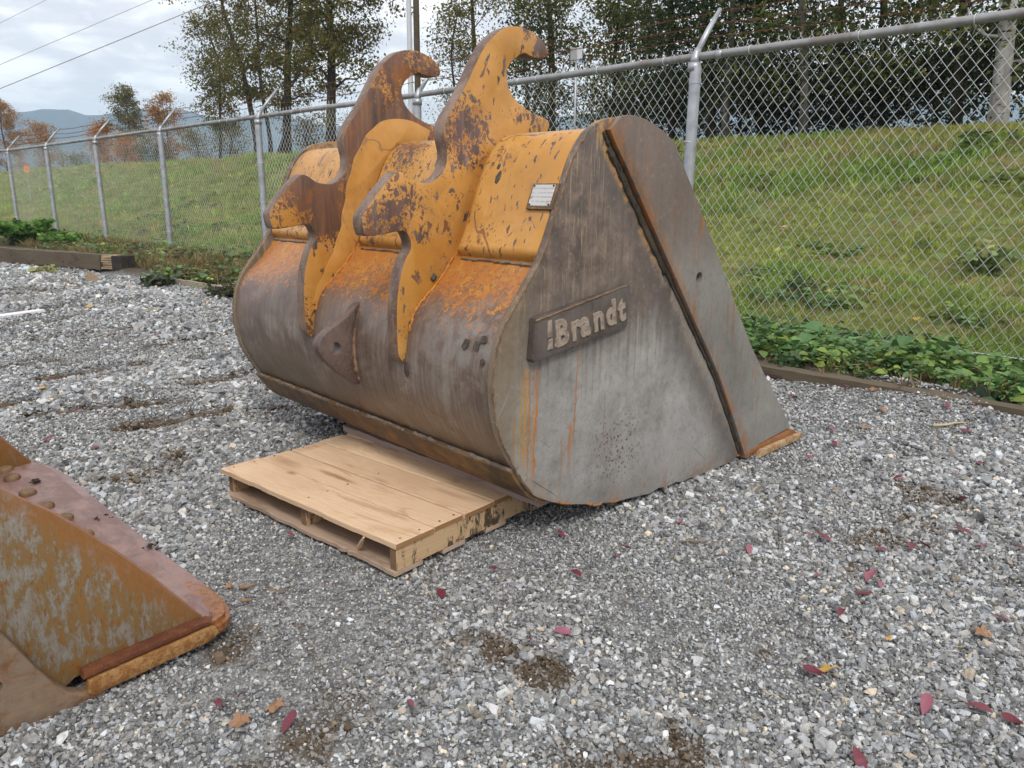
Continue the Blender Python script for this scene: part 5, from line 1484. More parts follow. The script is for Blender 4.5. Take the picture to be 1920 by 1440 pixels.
# brush along the foot of the dense stand
for k, (lab, px, d, h) in enumerate([("dark low bush under the birch", 1850, 11, 1.5), ("dark low bush under the thin black trunk", 1745, 12, 1.6), ("dark low bush under the leafy gap", 1640, 12, 1.3), ("dark low bush left of the pale trunk", 1465, 12, 1.8), ("dark low bush by the grey trunk", 1395, 12, 1.5), ("dark low bush behind the nearest post", 1300, 12.5, 1.9), ("dark low bush right of the pale trunk", 1550, 12, 1.5), ("dark low bush left of the stand", 1235, 12.5, 1.7)]):
    tree("bush", lab, bank_pt(px, 268, d), h, (0, 0), .035, 16, .02, 1.35, 3400, .085, DKGREEN, m_bark, "low bushes under the dense stand", seed=600 + k, shape=lambda f: .5 + .5 * sin(pi * min(1., f * .7 + .3)), spread=.24, up=.8, cat="bush")

# ------------------------------------------------------------------ grass on the bank
m_grass = tint_mat("grass blades", .6, .35, .25)
def tuft(name, seed, n=16, h=.10, r=.06, wd=.0035, lean=.6):
    g = random.Random(seed); mb = MB()
    for i in range(n):
        a = g.random() * 6.28; q = g.random() ** .5 * r; x, y = q * cos(a), q * sin(a)
        hh = h * g.uniform(.5, 1.2); t_ = g.uniform(.1, lean); az = g.random() * 6.28
        ex, ey = cos(az) * hh * t_, sin(az) * hh * t_; px, py = -sin(az) * wd, cos(az) * wd
        mb.add([(x - px, y - py, -.01), (x + px, y + py, -.01), (x + ex * .4 + px * .8, y + ey * .4 + py * .8, hh * .6), (x + ex * .4 - px * .8, y + ey * .4 - py * .8, hh * .6), (x + ex, y + ey, hh * (1 - .3 * t_))], [(0, 1, 2, 3), (3, 2, 4)])
    return mb.mesh(name, m_grass)
tufts = proto_collection("tuft", [tuft("tuft", 10 + i, 18, .11, .07, .004, .9) for i in range(6)])
def leafclump(name, seed, n, size, r, h, mat, fold=.25, pointed=1.0, droop=.5):
    g = random.Random(seed); mb = MB()
    for i in range(n):
        a = g.random() * 6.28; q = g.random() ** .6 * r; z = h * g.uniform(.25, 1.0) * (1 - .5 * (q / r) ** 2)
        o = Vector((q * cos(a), q * sin(a), z)); s = size * g.uniform(.6, 1.25)
        az = a + g.gauss(0, .9); d = Vector((cos(az), sin(az), g.uniform(-droop, .35))).normalized(); sd_ = d.cross(Vector((0, 0, 1))).normalized(); up_ = sd_.cross(d)
        sd_ = (sd_ + up_ * g.gauss(0, .35)).normalized()
        w = s * .36
        pts = [o, o + d * s * .28 + sd_ * w + up_ * fold * w, o + d * s * .68 + sd_ * w * .8 + up_ * fold * w * .6, o + d * s * pointed - up_ * .1 * s, o + d * s * .68 - sd_ * w * .8 + up_ * fold * w * .6, o + d * s * .28 - sd_ * w + up_ * fold * w, o + d * s * .45]
        mb.add(pts, [(0, 1, 6), (1, 2, 6), (2, 3, 6), (3, 4, 6), (4, 5, 6), (5, 0, 6)])
    return mb.mesh(name, mat)
m_weed = tint_mat("weed leaves", .5, .28, .4)
weeds = proto_collection("weedclump", [leafclump("weedclump", 40 + i, 16, .058, .10, .11, m_weed) for i in range(6)])

# grass
p, sp = ring_points(4.5, 95, .0078, .045, .5, radians(52))
d = fd(p[:, 0], p[:, 1]); s = fs(p[:, 0], p[:, 1])
ok = (d > -.25 + .5 * (fbm(p[:, 0] * 2, p[:, 1] * 2) - .5)) & (d < 16) & (s < 90)
patch = fbm(p[:, 0] * .8 + 3, p[:, 1] * .8, 4); brown = fbm(p[:, 0] * 1.9 + 30, p[:, 1] * 1.9 + 8, 4)
ok &= rng.random(len(p)) < np.clip(1.25 - 1.3 * ss(brown, .52, .66), .25, 1)
p, sp, d, s, patch, brown = [q[ok] for q in (p, sp, d, s, patch, brown)]; n = len(p)
hgt = .55 + .5 * ss(patch, .4, .65) + .25 * rng.random(n)
sc_ = np.clip(sp / .06, .85, 3.0) * hgt * .8
col = np.where((patch > .55)[:, None], np.array([.24, .36, .072]), np.array([.34, .37, .09])) * np.exp(rng.normal(0, .25, (n, 1)))
dry = ss(brown, .46, .60) * .8 + .25 * (ss(d, .4, 1.0) * ss(d, 3.2, 1.8)) + .25 * ss(d, 6, 8.5)
dry = np.clip(dry * rng.random(n) * 1.4, 0, 1)
col = col * (1 - dry[:, None]) + np.array([.40, .32, .145]) * dry[:, None] * np.exp(rng.normal(0, .2, (n, 1)))
scatter("grass", np.stack([p[:, 0], p[:, 1], ground_z(p[:, 0], p[:, 1])], 1), np.stack([rng.normal(0, .15, n), rng.normal(0, .15, n), rng.random(n) * 6.28], 1),
        np.stack([sc_, sc_, sc_ * .75], 1), rng.integers(0, 6, n), col, tufts, "short autumn grass covering the bank behind the fence")
# dead grass and weeds inside the fence at the left, and broad leaved ground cover
def cover(name, s0, s1, d0f, d1f, sp, size, cols, keep, label, coll, seed, zsc=1.0):
    g = np.random.default_rng(seed)
    ns_ = int((s1 - s0) / sp); S1 = s0 + (np.arange(ns_) + .5) * sp
    P = []
    for s_ in S1:
        d0, d1 = d0f(s_), d1f(s_); m_ = max(1, int((d1 - d0) / sp))
        P.append(np.stack([np.full(m_, s_) + g.normal(0, sp * .4, m_), d0 + (np.arange(m_) + g.random(m_)) * sp], 1))
    P = np.concatenate(P); x = FS[0] * P[:, 0] + FN[0] * (FD + P[:, 1]); y = FS[1] * P[:, 0] + FN[1] * (FD + P[:, 1])
    k = keep(P[:, 0], P[:, 1], x, y) > g.random(len(P)); x, y = x[k], y[k]; n = len(x)
    cols = np.array(cols); c = cols[g.integers(0, len(cols), n)] * np.exp(g.normal(0, .22, (n, 1)))
    sz = size * np.exp(g.normal(0, .28, n))
    scatter(name, np.stack([x, y, ground_z(x, y) - .005], 1), np.stack([g.normal(0, .18, n), g.normal(0, .18, n), g.random(n) * 6.28], 1), np.stack([sz, sz, sz * zsc], 1), g.integers(0, 6, n), c, coll, label)
WEED = [(0.1084, 0.2148, 0.0574), (0.1301, 0.2489, 0.0671), (0.0911, 0.181, 0.0613), (0.1625, 0.2714, 0.0671), (0.1193, 0.2148, 0.0862), (0.2058, 0.2714, 0.0574)]
edge_r = lambda s_: -1.20 + .10 * math.sin(s_ * 5)
cover("ground_cover", -3.2, 5.2, edge_r, lambda s_: .35, .075, 1.0, WEED, lambda s, d, x, y: np.clip(.25 + 1.5 * ss(fbm(x * 1.6, y * 1.6), .28, .50) * ss(d, -1.25, -.75) - .7 * ss(d, .05, .5), 0, 1), "low broad leaved weeds growing along the foot of the fence", weeds, 1)
cover("weeds_on_bank", -3.0, 30, lambda s_: .4, lambda s_: 8.5, .17, 1.35, WEED + [(.045, .085, .02)], lambda s, d, x, y: ss(fbm(x * .9 + 20, y * .9, 4), .56, .66) * .9, "patches of broad leaved weeds on the bank", weeds, 2, .8)
cover("ground_cover_left", 5.2, 34, lambda s_: float(EDGE(np.array(s_))) - .12, lambda s_: .3, .12, 1.2, WEED + [(.09, .09, .04), (.12, .095, .05)], lambda s, d, x, y: np.clip(.05 + .9 * ss(fbm(x * 1.5 + 7, y * 1.5), .46, .62), 0, 1) * ~((s > 13.3) & (d < -2.05)), "scattered green weeds between the timbers and the fence", weeds, 3)
DRY = [(0.2444, 0.1796, 0.0825), (0.1869, 0.1294, 0.0618), (0.2875, 0.2156, 0.11), (0.1437, 0.1222, 0.0482), (0.1222, 0.1365, 0.0413)]
cover("dry_grass", 5.0, 34, lambda s_: float(EDGE(np.array(s_))) - .05, lambda s_: .2, .085, 1.2, DRY, lambda s, d, x, y: np.clip(.35 + .6 * ss(fbm(x * 2.1, y * 2.1), .4, .6), 0, 1) * ~((s > 13.3) & (d < -2.15)), "dead brown grass between the timbers and the fence", tufts, 4)
cover("dry_stems", -3.0, 5.0, lambda s_: -1.42, lambda s_: -.9, .12, 1.0, DRY, lambda s, d, x, y: .35 * ss(fbm(x * 2.1, y * 2.1), .45, .6), "thin dry grass stems along the timber curb", tufts, 5)
# weeds at the foot of the curb, inside the yard, left of the bucket
cover("curb_weeds", 7.0, 13.0, lambda s_: float(EDGE(np.array(s_))) - .55, lambda s_: float(EDGE(np.array(s_))) + .1, .095, .95, WEED + DRY[:3], lambda s, d, x, y: .85 * ss(fbm(x * 1.8 + 2, y * 1.8), .38, .56), "straggling weeds over the half buried board left of the bucket", weeds, 6)

# fallen leaves and small flowers on the bank
m_bit = tint_mat("fallen bank leaves", .6, .2, .3)
bits = proto_collection("bit", [leafclump("bit", 80 + i, 1, .075, .01, .02, m_bit, .3) for i in range(6)])
cover("fallen_bank_leaves", -3.0, 26, lambda s_: .2, lambda s_: 9.5, .30, .95, [(.45, .33, .08), (.36, .22, .07), (.30, .17, .06), (.5, .42, .12), (.42, .30, .22), (.20, .10, .05)], lambda s, d, x, y: .35 + .4 * ss(fbm(x * .7, y * .7), .45, .6), "yellow and brown leaves strewn over the grassy bank", bits, 9)
g_ = np.random.default_rng(5)

# single plants ---------------------------------------------------------------
m_fern = foliage_mat("fern leaves", .35, .5)
def plant(name, label, base, r, h, nst, lsize, pal, seed, cat="weed", dense=14):
    g = np.random.default_rng(seed); root = empty(name, tuple(base)); tag(root, label, cat)
    mb = MB(); C = []
    for k in range(nst):
        az = g.random() * 6.28; ln = r * g.uniform(.4, 1.05); hh = h * g.uniform(.6, 1.05)
        pts = [np.array([cos(az) * ln * f ** 1.4, sin(az) * ln * f ** 1.4, hh * (f - .28 * f ** 3)]) + g.normal(0, .008, 3) for f in np.linspace(0, 1, 6)]
        mb.tube([tuple(q) for q in pts], [.005, .0045, .004, .003, .0025, .0015], 4, False)
        for f in np.linspace(.25, 1, dense):
            q = np.array([np.interp(f * 5, np.arange(6), [a[c] for a in pts]) for c in range(3)])
            for w in range(2): C.append(q + g.normal(0, .022 + .03 * r, 3))
    mb.build("stem", m_fern if False else m_bark2, root)
    V, col = leaf_quads(np.array(C), lsize, g, pal, .6)
    link("foliage", quads("foliage", V, col, m_fern), root)
LUSH = [(0.0936, 0.2106, 0.0312), (0.117, 0.234, 0.039), (0.078, 0.1716, 0.0281), (0.1404, 0.234, 0.0468)]
def gpt(px, py, z=.1):
    q = on_z(px, py, z); return np.array([q[0], q[1], float(ground_z(np.array([q[0]]), np.array([q[1]]))[0]) - .01])
plant("fern_bush", "large bright green leafy bush by the fence at the left edge", gpt(42, 458), .75, .80, 46, .15, LUSH, 1, "bush", 16)
plant("fern_bush", "smaller green bush right of the large one at the left fence", gpt(122, 462), .55, .42, 26, .12, LUSH, 2, "bush")
plant("weed", "tall green leafy weed standing in the fence line at the right", fpt(.95, .12, .07), .26, .42, 16, .10, [(.06, .125, .03), (.07, .14, .035)], 3)
plant("weed", "leafy weed clump behind the fence near the right edge", fpt(-.55, .2, .07), .30, .34, 14, .09, [(.11, .20, .05), (.13, .22, .06)], 4, dense=9)
plant("weed", "pale leafy weed mound on the bank at the right edge", bank_pt(1868, 400, 3.2), .45, .40, 18, .11, [(.19, .25, .08), (.15, .22, .08), (.24, .26, .10)], 5, dense=7)
plant("weed", "small green weed in front of the timber curb beside the cutting edge", gpt(1490, 700, .02), .17, .12, 12, .055, [(.06, .11, .04)], 6)
plant("weed", "round leaved sprig growing over the right end of the timber", gpt(1868, 748, .1), .12, .12, 5, .09, [(.05, .09, .045)], 7, dense=3)
plant("weed", "dark weedy clump at the foot of the buried board", gpt(430, 560, .0), .32, .20, 26, .06, [(.05, .07, .03), (.07, .06, .03)], 8)
plant("weed", "grey green weed by the left end of the buried board", gpt(300, 538, .0), .26, .18, 24, .08, [(.06, .085, .045), (.07, .08, .04)], 9)

# ------------------------------------------------------------------ poles, sign, cables
m_pole = wood("creosoted pole", (.085, .062, .036), (.045, .034, .022), (.13, .098, .06), .4, 2, .6, .85, knots=False)
m_white, t, b = material("pale painted steel", .4, .1, .5)
p = t.obj(); t.put(b.inputs["Base Color"], t.mix(t.noise(p, 3, 3, .5), (.52, .53, .56), (.62, .63, .66)))
def pole(name, label, px, py, d, r0, r1, h, mat, cat, extra=None):
    b3 = bank_pt(px, py, d); root = empty(name, tuple(b3)); tag(root, label, cat)
    mb = MB(); mb.tube([(0, 0, -.3), (0, 0, h * .5), (0, 0, h)], [r0, (r0 + r1) / 2, r1], 16); o = mb.build("shaft", mat, root, True); o.data.set_sharp_from_angle(angle=radians(50))
    return root, b3
up1, ub = pole("utility_pole", "brown wooden utility pole rising behind the far hook", 786, 300, 12.0, .125, .105, 8.6, m_pole, "utility pole")
mb = MB(); mb.box(-1.2, 1.2, -.05, .05, 8.05, 8.17); cr = mb.build("crossarm", m_pole, up1); cr.rotation_euler = (0, 0, radians(35))
for x in (-1.1, -.55, .55, 1.1):
    mb = MB(); mb.tube([(x * cos(radians(35)), x * sin(radians(35)), 8.17), (x * cos(radians(35)), x * sin(radians(35)), 8.32)], [.045, .03], 8); mb.build("insulator", m_white, up1)
lp, lb = pole("lamp_post", "pale grey metal post standing close beside the wooden utility pole", 773, 300, 10.5, .10, .08, 7.8, m_white, "lamp post")
mb = MB(); mb.tube([(0, 0, 7.7), (-.2, .35, 8.0), (-.6, .9, 8.15)], [.045, .04, .035], 8); mb.build("arm", m_white, lp, True)
mb = MB(); mb.box(-.14, .14, -.30, .30, -.05, .05); hd = mb.build("lamp_head", m_white, lp); hd.location = (-.72, 1.06, 8.16); hd.rotation_euler = (0, 0, radians(34))
m_cable, t, b = material("grey cable", .5, .2, .4); b.inputs["Base Color"].default_value = (.34, .30, .31, 1)
def cable(label, pa, pb, rad, sag):
    a, b2 = np.array(pa), np.array(pb); mb = MB(); c0 = (a + b2) / 2
    mb.tube([tuple(a + (b2 - a) * f - c0 - np.array([0, 0, sag * 4 * f * (1 - f)])) for f in np.linspace(0, 1, 30)], rad, 6, False)
    o = mb.build("overhead_cable", m_cable, None, True); o.location = tuple(c0); tag(o, label, "cable", "overhead cables crossing the sky")
def far_pt(px, py, dist):
    r_ = ray(px, py); return CAMP + r_ / np.linalg.norm(r_) * dist
def along(pxa, pya, pxb, pyb, da, db, ext):
    a, b2 = far_pt(pxa, pya, da), far_pt(pxb, pyb, db); return a - (b2 - a) * ext, b2 + (b2 - a) * ext
ptop = ub + np.array([0, 0, 8.25])
a, b2 = along(0, 165, 360, 18, 30, 26, .9); cable("lowest and thickest of the three overhead cables", a, b2, .011, .02)
a, b2 = along(0, 120, 282, 0, 34, 31, 1.0); cable("middle thin overhead cable", a, b2, .008, .02)
a, b2 = along(0, 42, 84, 0, 38, 37, 3.0); cable("topmost faint overhead cable in the left corner", a, b2, .007, .02)

sg = empty("street_sign", tuple(bank_pt(1076, 285, 6.4))); tag(sg, "small pale sign panels seen from behind on a thin grey post", "sign")
zt = at_d(1076, 92, 6.4)[2] - sg.location.z
mb = MB(); mb.tube([(0, 0, -.2), (0, 0, zt)], .026, 8); mb.build("sign_post", m_galv, sg, True)
m_signb, t, b = material("sign back", .5, .3, .4); p = t.obj(); t.put(b.inputs["Base Color"], t.mix(t.noise(p, 5, 3, .5), (.42, .43, .44), (.30, .30, .31)))
m_blue, t, b = material("blue print", .5); b.inputs["Base Color"].default_value = (.05, .22, .55, 1)
m_pan, t, b = material("white sign face", .5); b.inputs["Base Color"].default_value = (.55, .55, .56, 1)
o = bevbox("sign_panel", (-.155, -.008, -.006, .006, zt - .29, zt + .01), m_signb, sg, .003); o.location = (0, -.034, 0); o.rotation_euler = (0, 0, radians(28))
o = bevbox("sign_panel", (.012, .125, -.006, .006, zt - .30, zt + .02), m_pan, sg, .003); o.location = (0, -.034, 0); o.rotation_euler = (0, 0, radians(-20))
mb = MB(); mb.tube([(.085, -.0062, zt - .25), (.085, -.0085, zt - .25)], .038, 14); q = mb.build("blue_spot", m_blue, o)

mk_ = empty("marker_post", tuple(bank_pt(54, 345, 4.2))); tag(mk_, "small orange marker sign on a stake beyond the far left fence", "marker sign")
m_org, t, b = material("orange marker", .5); p = t.obj(); b.inputs["Base Color"].default_value = (.75, .26, .06, 1)
m_org2, t, b = material("red marker cap", .5); b.inputs["Base Color"].default_value = (.55, .12, .08, 1)
zt = at_d(54, 316, 4.2)[2] - mk_.location.z
mb = MB(); mb.tube([(0, 0, -.1), (0, 0, zt + .1)], .03, 6); mb.build("stake", m_signb, mk_)
o = bevbox("marker_panel", (-.12, .12, -.05, -.03, zt - .20, zt + .12), m_org, mk_, .003); o.rotation_euler = (0, 0, radians(25))
o = bevbox("marker_cap", (-.10, .10, -.055, -.025, zt + .125, zt + .22), m_org2, mk_, .003); o.rotation_euler = (0, 0, radians(25))
mb = MB(); mb.tube([(0, -.0505, zt - .03), (0, -.0535, zt - .03)], .05, 10); q = mb.build("marker_dot", m_org2, mk_); q.rotation_euler = (0, 0, radians(25))

# ------------------------------------------------------------------ mountains and the air in front of them
m_mtn, t, b = material("haze tinted forested mountain", .95, 0, .1)
p = t.obj(); n = t.noise(p, .015, 6, .6); t.put(b.inputs["Base Color"], t.ramp(n, [(.35, (.022, .044, .062)), (.55, (.034, .062, .085)), (.72, (.05, .08, .105))]))  # forest colour tinted blue, painting in part of the distance haze
RIDGE = [(-900, 235), (-300, 228), (0, 214), (60, 207), (85, 202), (130, 207), (165, 218), (190, 216), (235, 205), (265, 203), (300, 207), (340, 205), (400, 222), (480, 215), (560, 225), (650, 240), (760, 235), (900, 225), (1050, 218), (1180, 208), (1300, 200), (1450, 190), (1600, 180), (1750, 176), (1900, 186), (2300, 200), (3000, 240)]
def mountain(name, ridge, dist, seed, dy, label):
    xs = np.linspace(-900, 3000, 240); ys = np.interp(xs, [q[0] for q in ridge], [q[1] for q in ridge]) + dy
    g = np.random.default_rng(seed); ys = ys + 2.5 * (fbm(xs * .03 + seed, xs * 0 + seed) - .5) * 2 + 1.2 * (g.random(240) - .5)
    V = []
    for x, y in zip(xs, ys):
        r_ = ray(x, y); t_ = dist / np.hypot(r_[0], r_[1]); top = CAMP + r_ * t_
        hx = np.array([top[0], top[1]]); u_ = hx / np.linalg.norm(hx)
        for k, (f, back) in enumerate([(0, -.42), (.12, -.34), (.3, -.26), (.5, -.18), (.7, -.10), (.86, -.045), (1, 0), (.85, .06), (.5, .16), (0, .3)]):
            j = (fbm(x * .02 + k * 5, k * 3.1 + seed) - .5) * .10 * dist * (0 if k in (0, 6, 9) else 1)
            q = hx + u_ * (back * dist + j); V.append((q[0], q[1], top[2] * f if f else -2.0))
    Fm = [(i * 10 + k, (i + 1) * 10 + k, (i + 1) * 10 + k + 1, i * 10 + k + 1) for i in range(239) for k in range(9)]
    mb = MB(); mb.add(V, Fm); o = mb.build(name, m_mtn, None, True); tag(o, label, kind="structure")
mountain("mountain", RIDGE, 1500, 4, 0, "blue haze tinted forested mountain ridge beyond the yard")
haze = MB(); haze.box(-2700, 2700, -300, 2250, -8, 240)
m_haze = bpy.data.materials.new("blue air"); m_haze.use_nodes = True
nt = m_haze.node_tree; nt.nodes.clear()
vo = nt.nodes.new("ShaderNodeVolumePrincipled"); mo = nt.nodes.new("ShaderNodeOutputMaterial")
vo.inputs["Color"].default_value = (.64, .81, 1.0, 1); vo.inputs["Density"].default_value = 5e-4; vo.inputs["Anisotropy"].default_value = 0.0
nt.links.new(vo.outputs[0], mo.inputs["Volume"])
hz_o = haze.build("haze", m_haze); tag(hz_o, "thin blue air between the yard and the mountains", kind="stuff")

# ------------------------------------------------------------------ fallen leaves on the gravel
def leaf_mat(name, a, bcol, under, rough=.45):
    mt, t, b = material(name, rough, 0, .4)
    p = t.obj(); oi = t.n("ShaderNodeObjectInfo").outputs["Random"]
    n = t.noise(p, 40, 4, .6); c = t.mix(t.ss(n, .35, .65), a, bcol)
    c = t.mix(t.m("MULTIPLY", oi, .45), c, under)
    t.put(b.inputs["Base Color"], c)
    return mt
m_red = leaf_mat("dark red leaf", (.105, .016, .028), (.175, .030, .048), (.21, .085, .105))
m_pink = leaf_mat("pale pink leaf underside", (.30, .115, .150), (.25, .085, .115), (.22, .05, .08))
m_yel = leaf_mat("yellow leaf", (.50, .31, .07), (.40, .24, .06), (.42, .30, .14))
m_tan = leaf_mat("tan dry leaf", (.36, .20, .10), (.28, .15, .07), (.20, .10, .06))
m_bright = leaf_mat("bright red leaf", (.55, .05, .03), (.45, .04, .03), (.4, .05, .04))
def leaf_mesh(seed, kind="oval"):
    r = random.Random(seed); N = 7; V = []; Fc = []
    curl = r.uniform(-.9, .9); fold = r.uniform(.12, .55); tw = r.uniform(-.5, .5)
    if kind != "oval":      # broad lobed leaf: a fan round its middle
        n = 30; V = [(0, 0, 0)]
        for i in range(n):
            th = 2 * pi * i / n; lob = abs(math.cos(2.5 * th + .3)) ** .7; ra = (.24 + .24 * lob) * r.uniform(.88, 1.08)
            V.append((ra * cos(th), ra * .85 * sin(th), .16 * ra * math.sin(2 * th + curl * 3) + .05 * r.uniform(-1, 1)))
        Fc = [(0, 1 + i, 1 + (i + 1) % n) for i in range(n)]
        V += [(.3, 0, .02), (.62, .03, .05), (.62, .045, .05)]; Fc.append((n + 1, n + 2, n + 3))
        mb = MB(); mb.add(V, Fc); me = mb.mesh("leaf")
        zmin = min(v.co.z for v in me.vertices)
        for v in me.vertices: v.co.z -= zmin
        return me
    wf = lambda f: .23 * sin(pi * f ** .8) ** .8
    for i in range(N + 1):
        f = i / N; w = max(wf(f), .004); x = f - .5; z = curl * .28 * (x * x * 4 - 1) * -.5 + .03 * r.uniform(-1, 1); a = tw * (f - .5)
        for s_ in (-1, 0, 1):
            y = s_ * w * cos(fold); zz_ = z + abs(s_) * w * sin(fold)
            V.append((x, y * cos(a) - .0 * zz_, zz_ + y * sin(a)))
    for i in range(N):
        for k in range(2): Fc.append((i * 3 + k, i * 3 + k + 1, (i + 1) * 3 + k + 1, (i + 1) * 3 + k))
    # stalk
    V += [(-.5, 0, V[1][2]), (-.62, .02, V[1][2] - .02), (-.62, .03, V[1][2] - .02)]; Fc.append((len(V) - 3, len(V) - 2, len(V) - 1))
    mb = MB(); mb.add(V, Fc); me = mb.mesh("leaf"); me.polygons.foreach_set("use_smooth", [True] * len(me.polygons)); me.update()
    zmin = min(v.co.z for v in me.vertices)
    for v in me.vertices: v.co.z -= zmin
    return me
LM = {}
for nm, mt in (("red", m_red), ("pink", m_pink), ("yellow", m_yel), ("tan", m_tan), ("bright", m_bright)):
    LM[nm] = []
    for i in range(5):
        q = leaf_mesh(900 + i, "oval" if nm in ("red", "pink", "bright") else "lobed"); q.materials.append(mt); LM[nm].append(q)
SMALL_GRP = {"red": "small dark red leaves on the gravel", "pink": "small pinkish leaves on the gravel", "yellow": "small yellow leaves on the gravel", "tan": "small tan leaves on the gravel"}
MARKS = [("the white plastic strip", 60, 588), ("the rotten beam end", 230, 505), ("the half buried board", 380, 530), ("the bucket's far left flank", 470, 620), ("the pallet's far left corner", 412, 885), ("the pallet's near corner", 742, 1080), ("the rusty lip's tip", 425, 1150),
         ("the large crimson leaf", 543, 1360), ("the brown soil patch", 960, 1235), ("the bucket's bottom edge", 1180, 945), ("the cutting edge end", 1490, 820), ("the yellow leaf at the curb", 1633, 712), ("the tan split stick", 1780, 797), ("the timber's right end", 1900, 775),
         ("the dark track", 1720, 960), ("the three leaves in a row", 1634, 1105), ("the dark and yellow leaf pair", 1540, 1265), ("the broken brown leaf", 1842, 1192), ("the rusty lip's far corner", 90, 868), ("the left picture edge", 0, 720), ("the bucket's heel", 520, 760)]
USED = set()
def small_label(kind, px, py):
    word = {"red": "dark red", "pink": "pinkish", "yellow": "yellow", "tan": "dry tan"}[kind]
    for nm, mx, my in sorted(MARKS, key=lambda q: math.hypot(q[1] - px, (q[2] - py) * 1.6)):
        dx_, dy_ = px - mx, py - my; ds = math.hypot(dx_, dy_ * 1.6)
        sd2 = "right" if dx_ > 0 else "left"
        if abs(dx_) > 2.2 * abs(dy_): w = sd2 + " of"
        elif abs(dy_) > 2.2 * abs(dx_): w = "in front of" if dy_ > 0 else "behind"
        else: w = ("front %s of" if dy_ > 0 else "behind and %s of") % sd2
        lab = "small %s leaf %s %s %s" % (word, "just" if ds < 60 else "a bit" if ds < 130 else "well", w, nm)
        if lab not in USED:
            USED.add(lab); return lab
def fallen(px, py, kind, size_px, label=None, rot=None):
    q = on_z(px, py, .01); zc = float((q - CAMP) @ FW)
    r = random.Random(int(px * 31 + py))
    o = link("fallen_leaf", LM[kind][r.randrange(5)])
    s = size_px * zc / FPX * 1.12
    o.location = (q[0], q[1], float(ground_z(np.array([q[0]]), np.array([q[1]]))[0]) + .022)
    o.scale = (s, s, s); o.rotation_euler = (r.gauss(0, .22), r.gauss(0, .22), rot if rot is not None else r.random() * 6.28)
    tag(o, label or small_label(kind, px, py), "leaf", None if label else SMALL_GRP[kind])
BIG = [
    (543, 1360, "red", 48, "large crimson leaf on the brown soil at the bottom left"), (1055, 1190, "pink", 32, "pinkish leaf beside the brown soil patch right of the pallet corner"),
    (1526, 1266, "red", 46, "very dark red leaf touching a yellow leaf at the lower right"), (1556, 1262, "yellow", 36, "torn yellow leaf touching the dark red leaf at the lower right"),
    (1734, 1329, "pink", 46, "pale pink leaf standing on edge near the bottom right"), (1833, 1337, "red", 42, "curled red leaf left of the corner leaf at the bottom right"), (1897, 1361, "red", 46, "dark red leaf in the bottom right corner"),
    (1610, 1429, "red", 44, "red leaf cut by the bottom edge of the picture"), (453, 1362, "tan", 38, "tan lobed leaf left of the large crimson leaf"), (517, 1333, "tan", 40, "ragged brown leaf above the large crimson leaf"),
    (410, 1327, "red", 34, "rolled dark red leaf right of the rusty bucket corner"), (828, 1113, "red", 34, "dark red leaf with a straw below the pallet corner"), (927, 1063, "red", 24, "dark red leaf right of the pallet corner"),
    (770, 1327, "red", 24, "upright dark red leaf amid soil at the bottom centre"), (1539, 1012, "red", 36, "red leaf with pale edge right of the bucket on open gravel"), (1801, 944, "pink", 34, "long pink leaf on the dark track at the right"),
    (1801, 1000, "red", 34, "folded dark red leaf right of the dark track"), (1404, 1034, "pink", 26, "upright pink leaf between bucket and dark track"), (1708, 1031, "red", 30, "dark half of a pair of leaves on the dark track"), (1730, 1029, "pink", 28, "pink half of a pair of leaves on the dark track"),
    (1634, 1085, "pink", 40, "largest pink leaf of the three in a row on the track"), (1649, 1101, "pink", 28, "folded pink leaf lying against the largest pink one"), (1619, 1121, "red", 34, "red leaf lowest of the three in a row on the track"),
    (1576, 1155, "red", 30, "red leaf pointing up below the row of three"), (1080, 1080, "red", 30, "red leaf in the bucket's shade below its corner"), (1842, 1192, "tan", 34, "brown broken leaf with twig at the right"),
    (1633, 712, "yellow", 34, "bright yellow leaf caught on dry twigs at the timber curb"), (51, 594, "bright", 17, "bright red scrap of leaf beside the white strip"), (1448, 713, "red", 26, "dark red leaf under the cutting edge beside the curb"), (92, 828, "red", 24, "dark red leaf alone left of the pallet near the rusty lip"), (1562, 837, "red", 26, "dark red leaf right of the bucket cutting edge")]
for a in BIG: fallen(*a)
for px, py, sz in [(453, 1310, 26), (1052, 1000, 22), (1175, 1030, 22), (545, 995, 18), (178, 845, 16), (200, 662, 12), (220, 657, 9), (211, 632, 10), (294, 632, 9), (387, 635, 9), (394, 644, 10), (361, 693, 10), (379, 694, 13), (235, 747, 20), (400, 729, 14), (96, 711, 13), (192, 705, 11),
                   (1485, 748, 22), (1542, 737, 20), (1770, 780, 24), (1810, 813, 24), (1835, 873, 16), (1683, 903, 18), (1842, 927, 14), (1334, 936, 12), (1651, 1035, 24), (1906, 1033, 26), (1876, 1162, 26), (993, 1205, 14), (1788, 895, 16), (1600, 1060, 14), (1525, 790, 14), (1720, 845, 14)]:
    fallen(px, py, "red", sz)
for px, py, sz in [(1155, 1050, 26), (1520, 1007, 16), (1842, 1029, 22), (1533, 1084, 20), (1583, 740, 15), (1683, 753, 12), (1817, 783, 16), (1883, 813, 24), (1560, 808, 28), (1513, 862, 24), (136, 626, 8), (414, 730, 10), (150, 776, 12), (1275, 982, 16), (1690, 905, 14)]:
    fallen(px, py, "pink", sz)
for px, py, sz in [(84, 570, 12), (170, 576, 18), (299, 585, 12), (82, 731, 16), (217, 542, 10), (1797, 1219, 14), (1666, 1202, 14), (98, 745, 8), (1700, 1180, 8)]:
    fallen(px, py, "yellow", sz)
for px, py, sz in [(1652, 773, 22), (1620, 805, 20), (560, 1180, 14), (1637, 750, 18), (430, 1095, 16), (620, 1090, 12)]:
    fallen(px, py, "tan", sz)

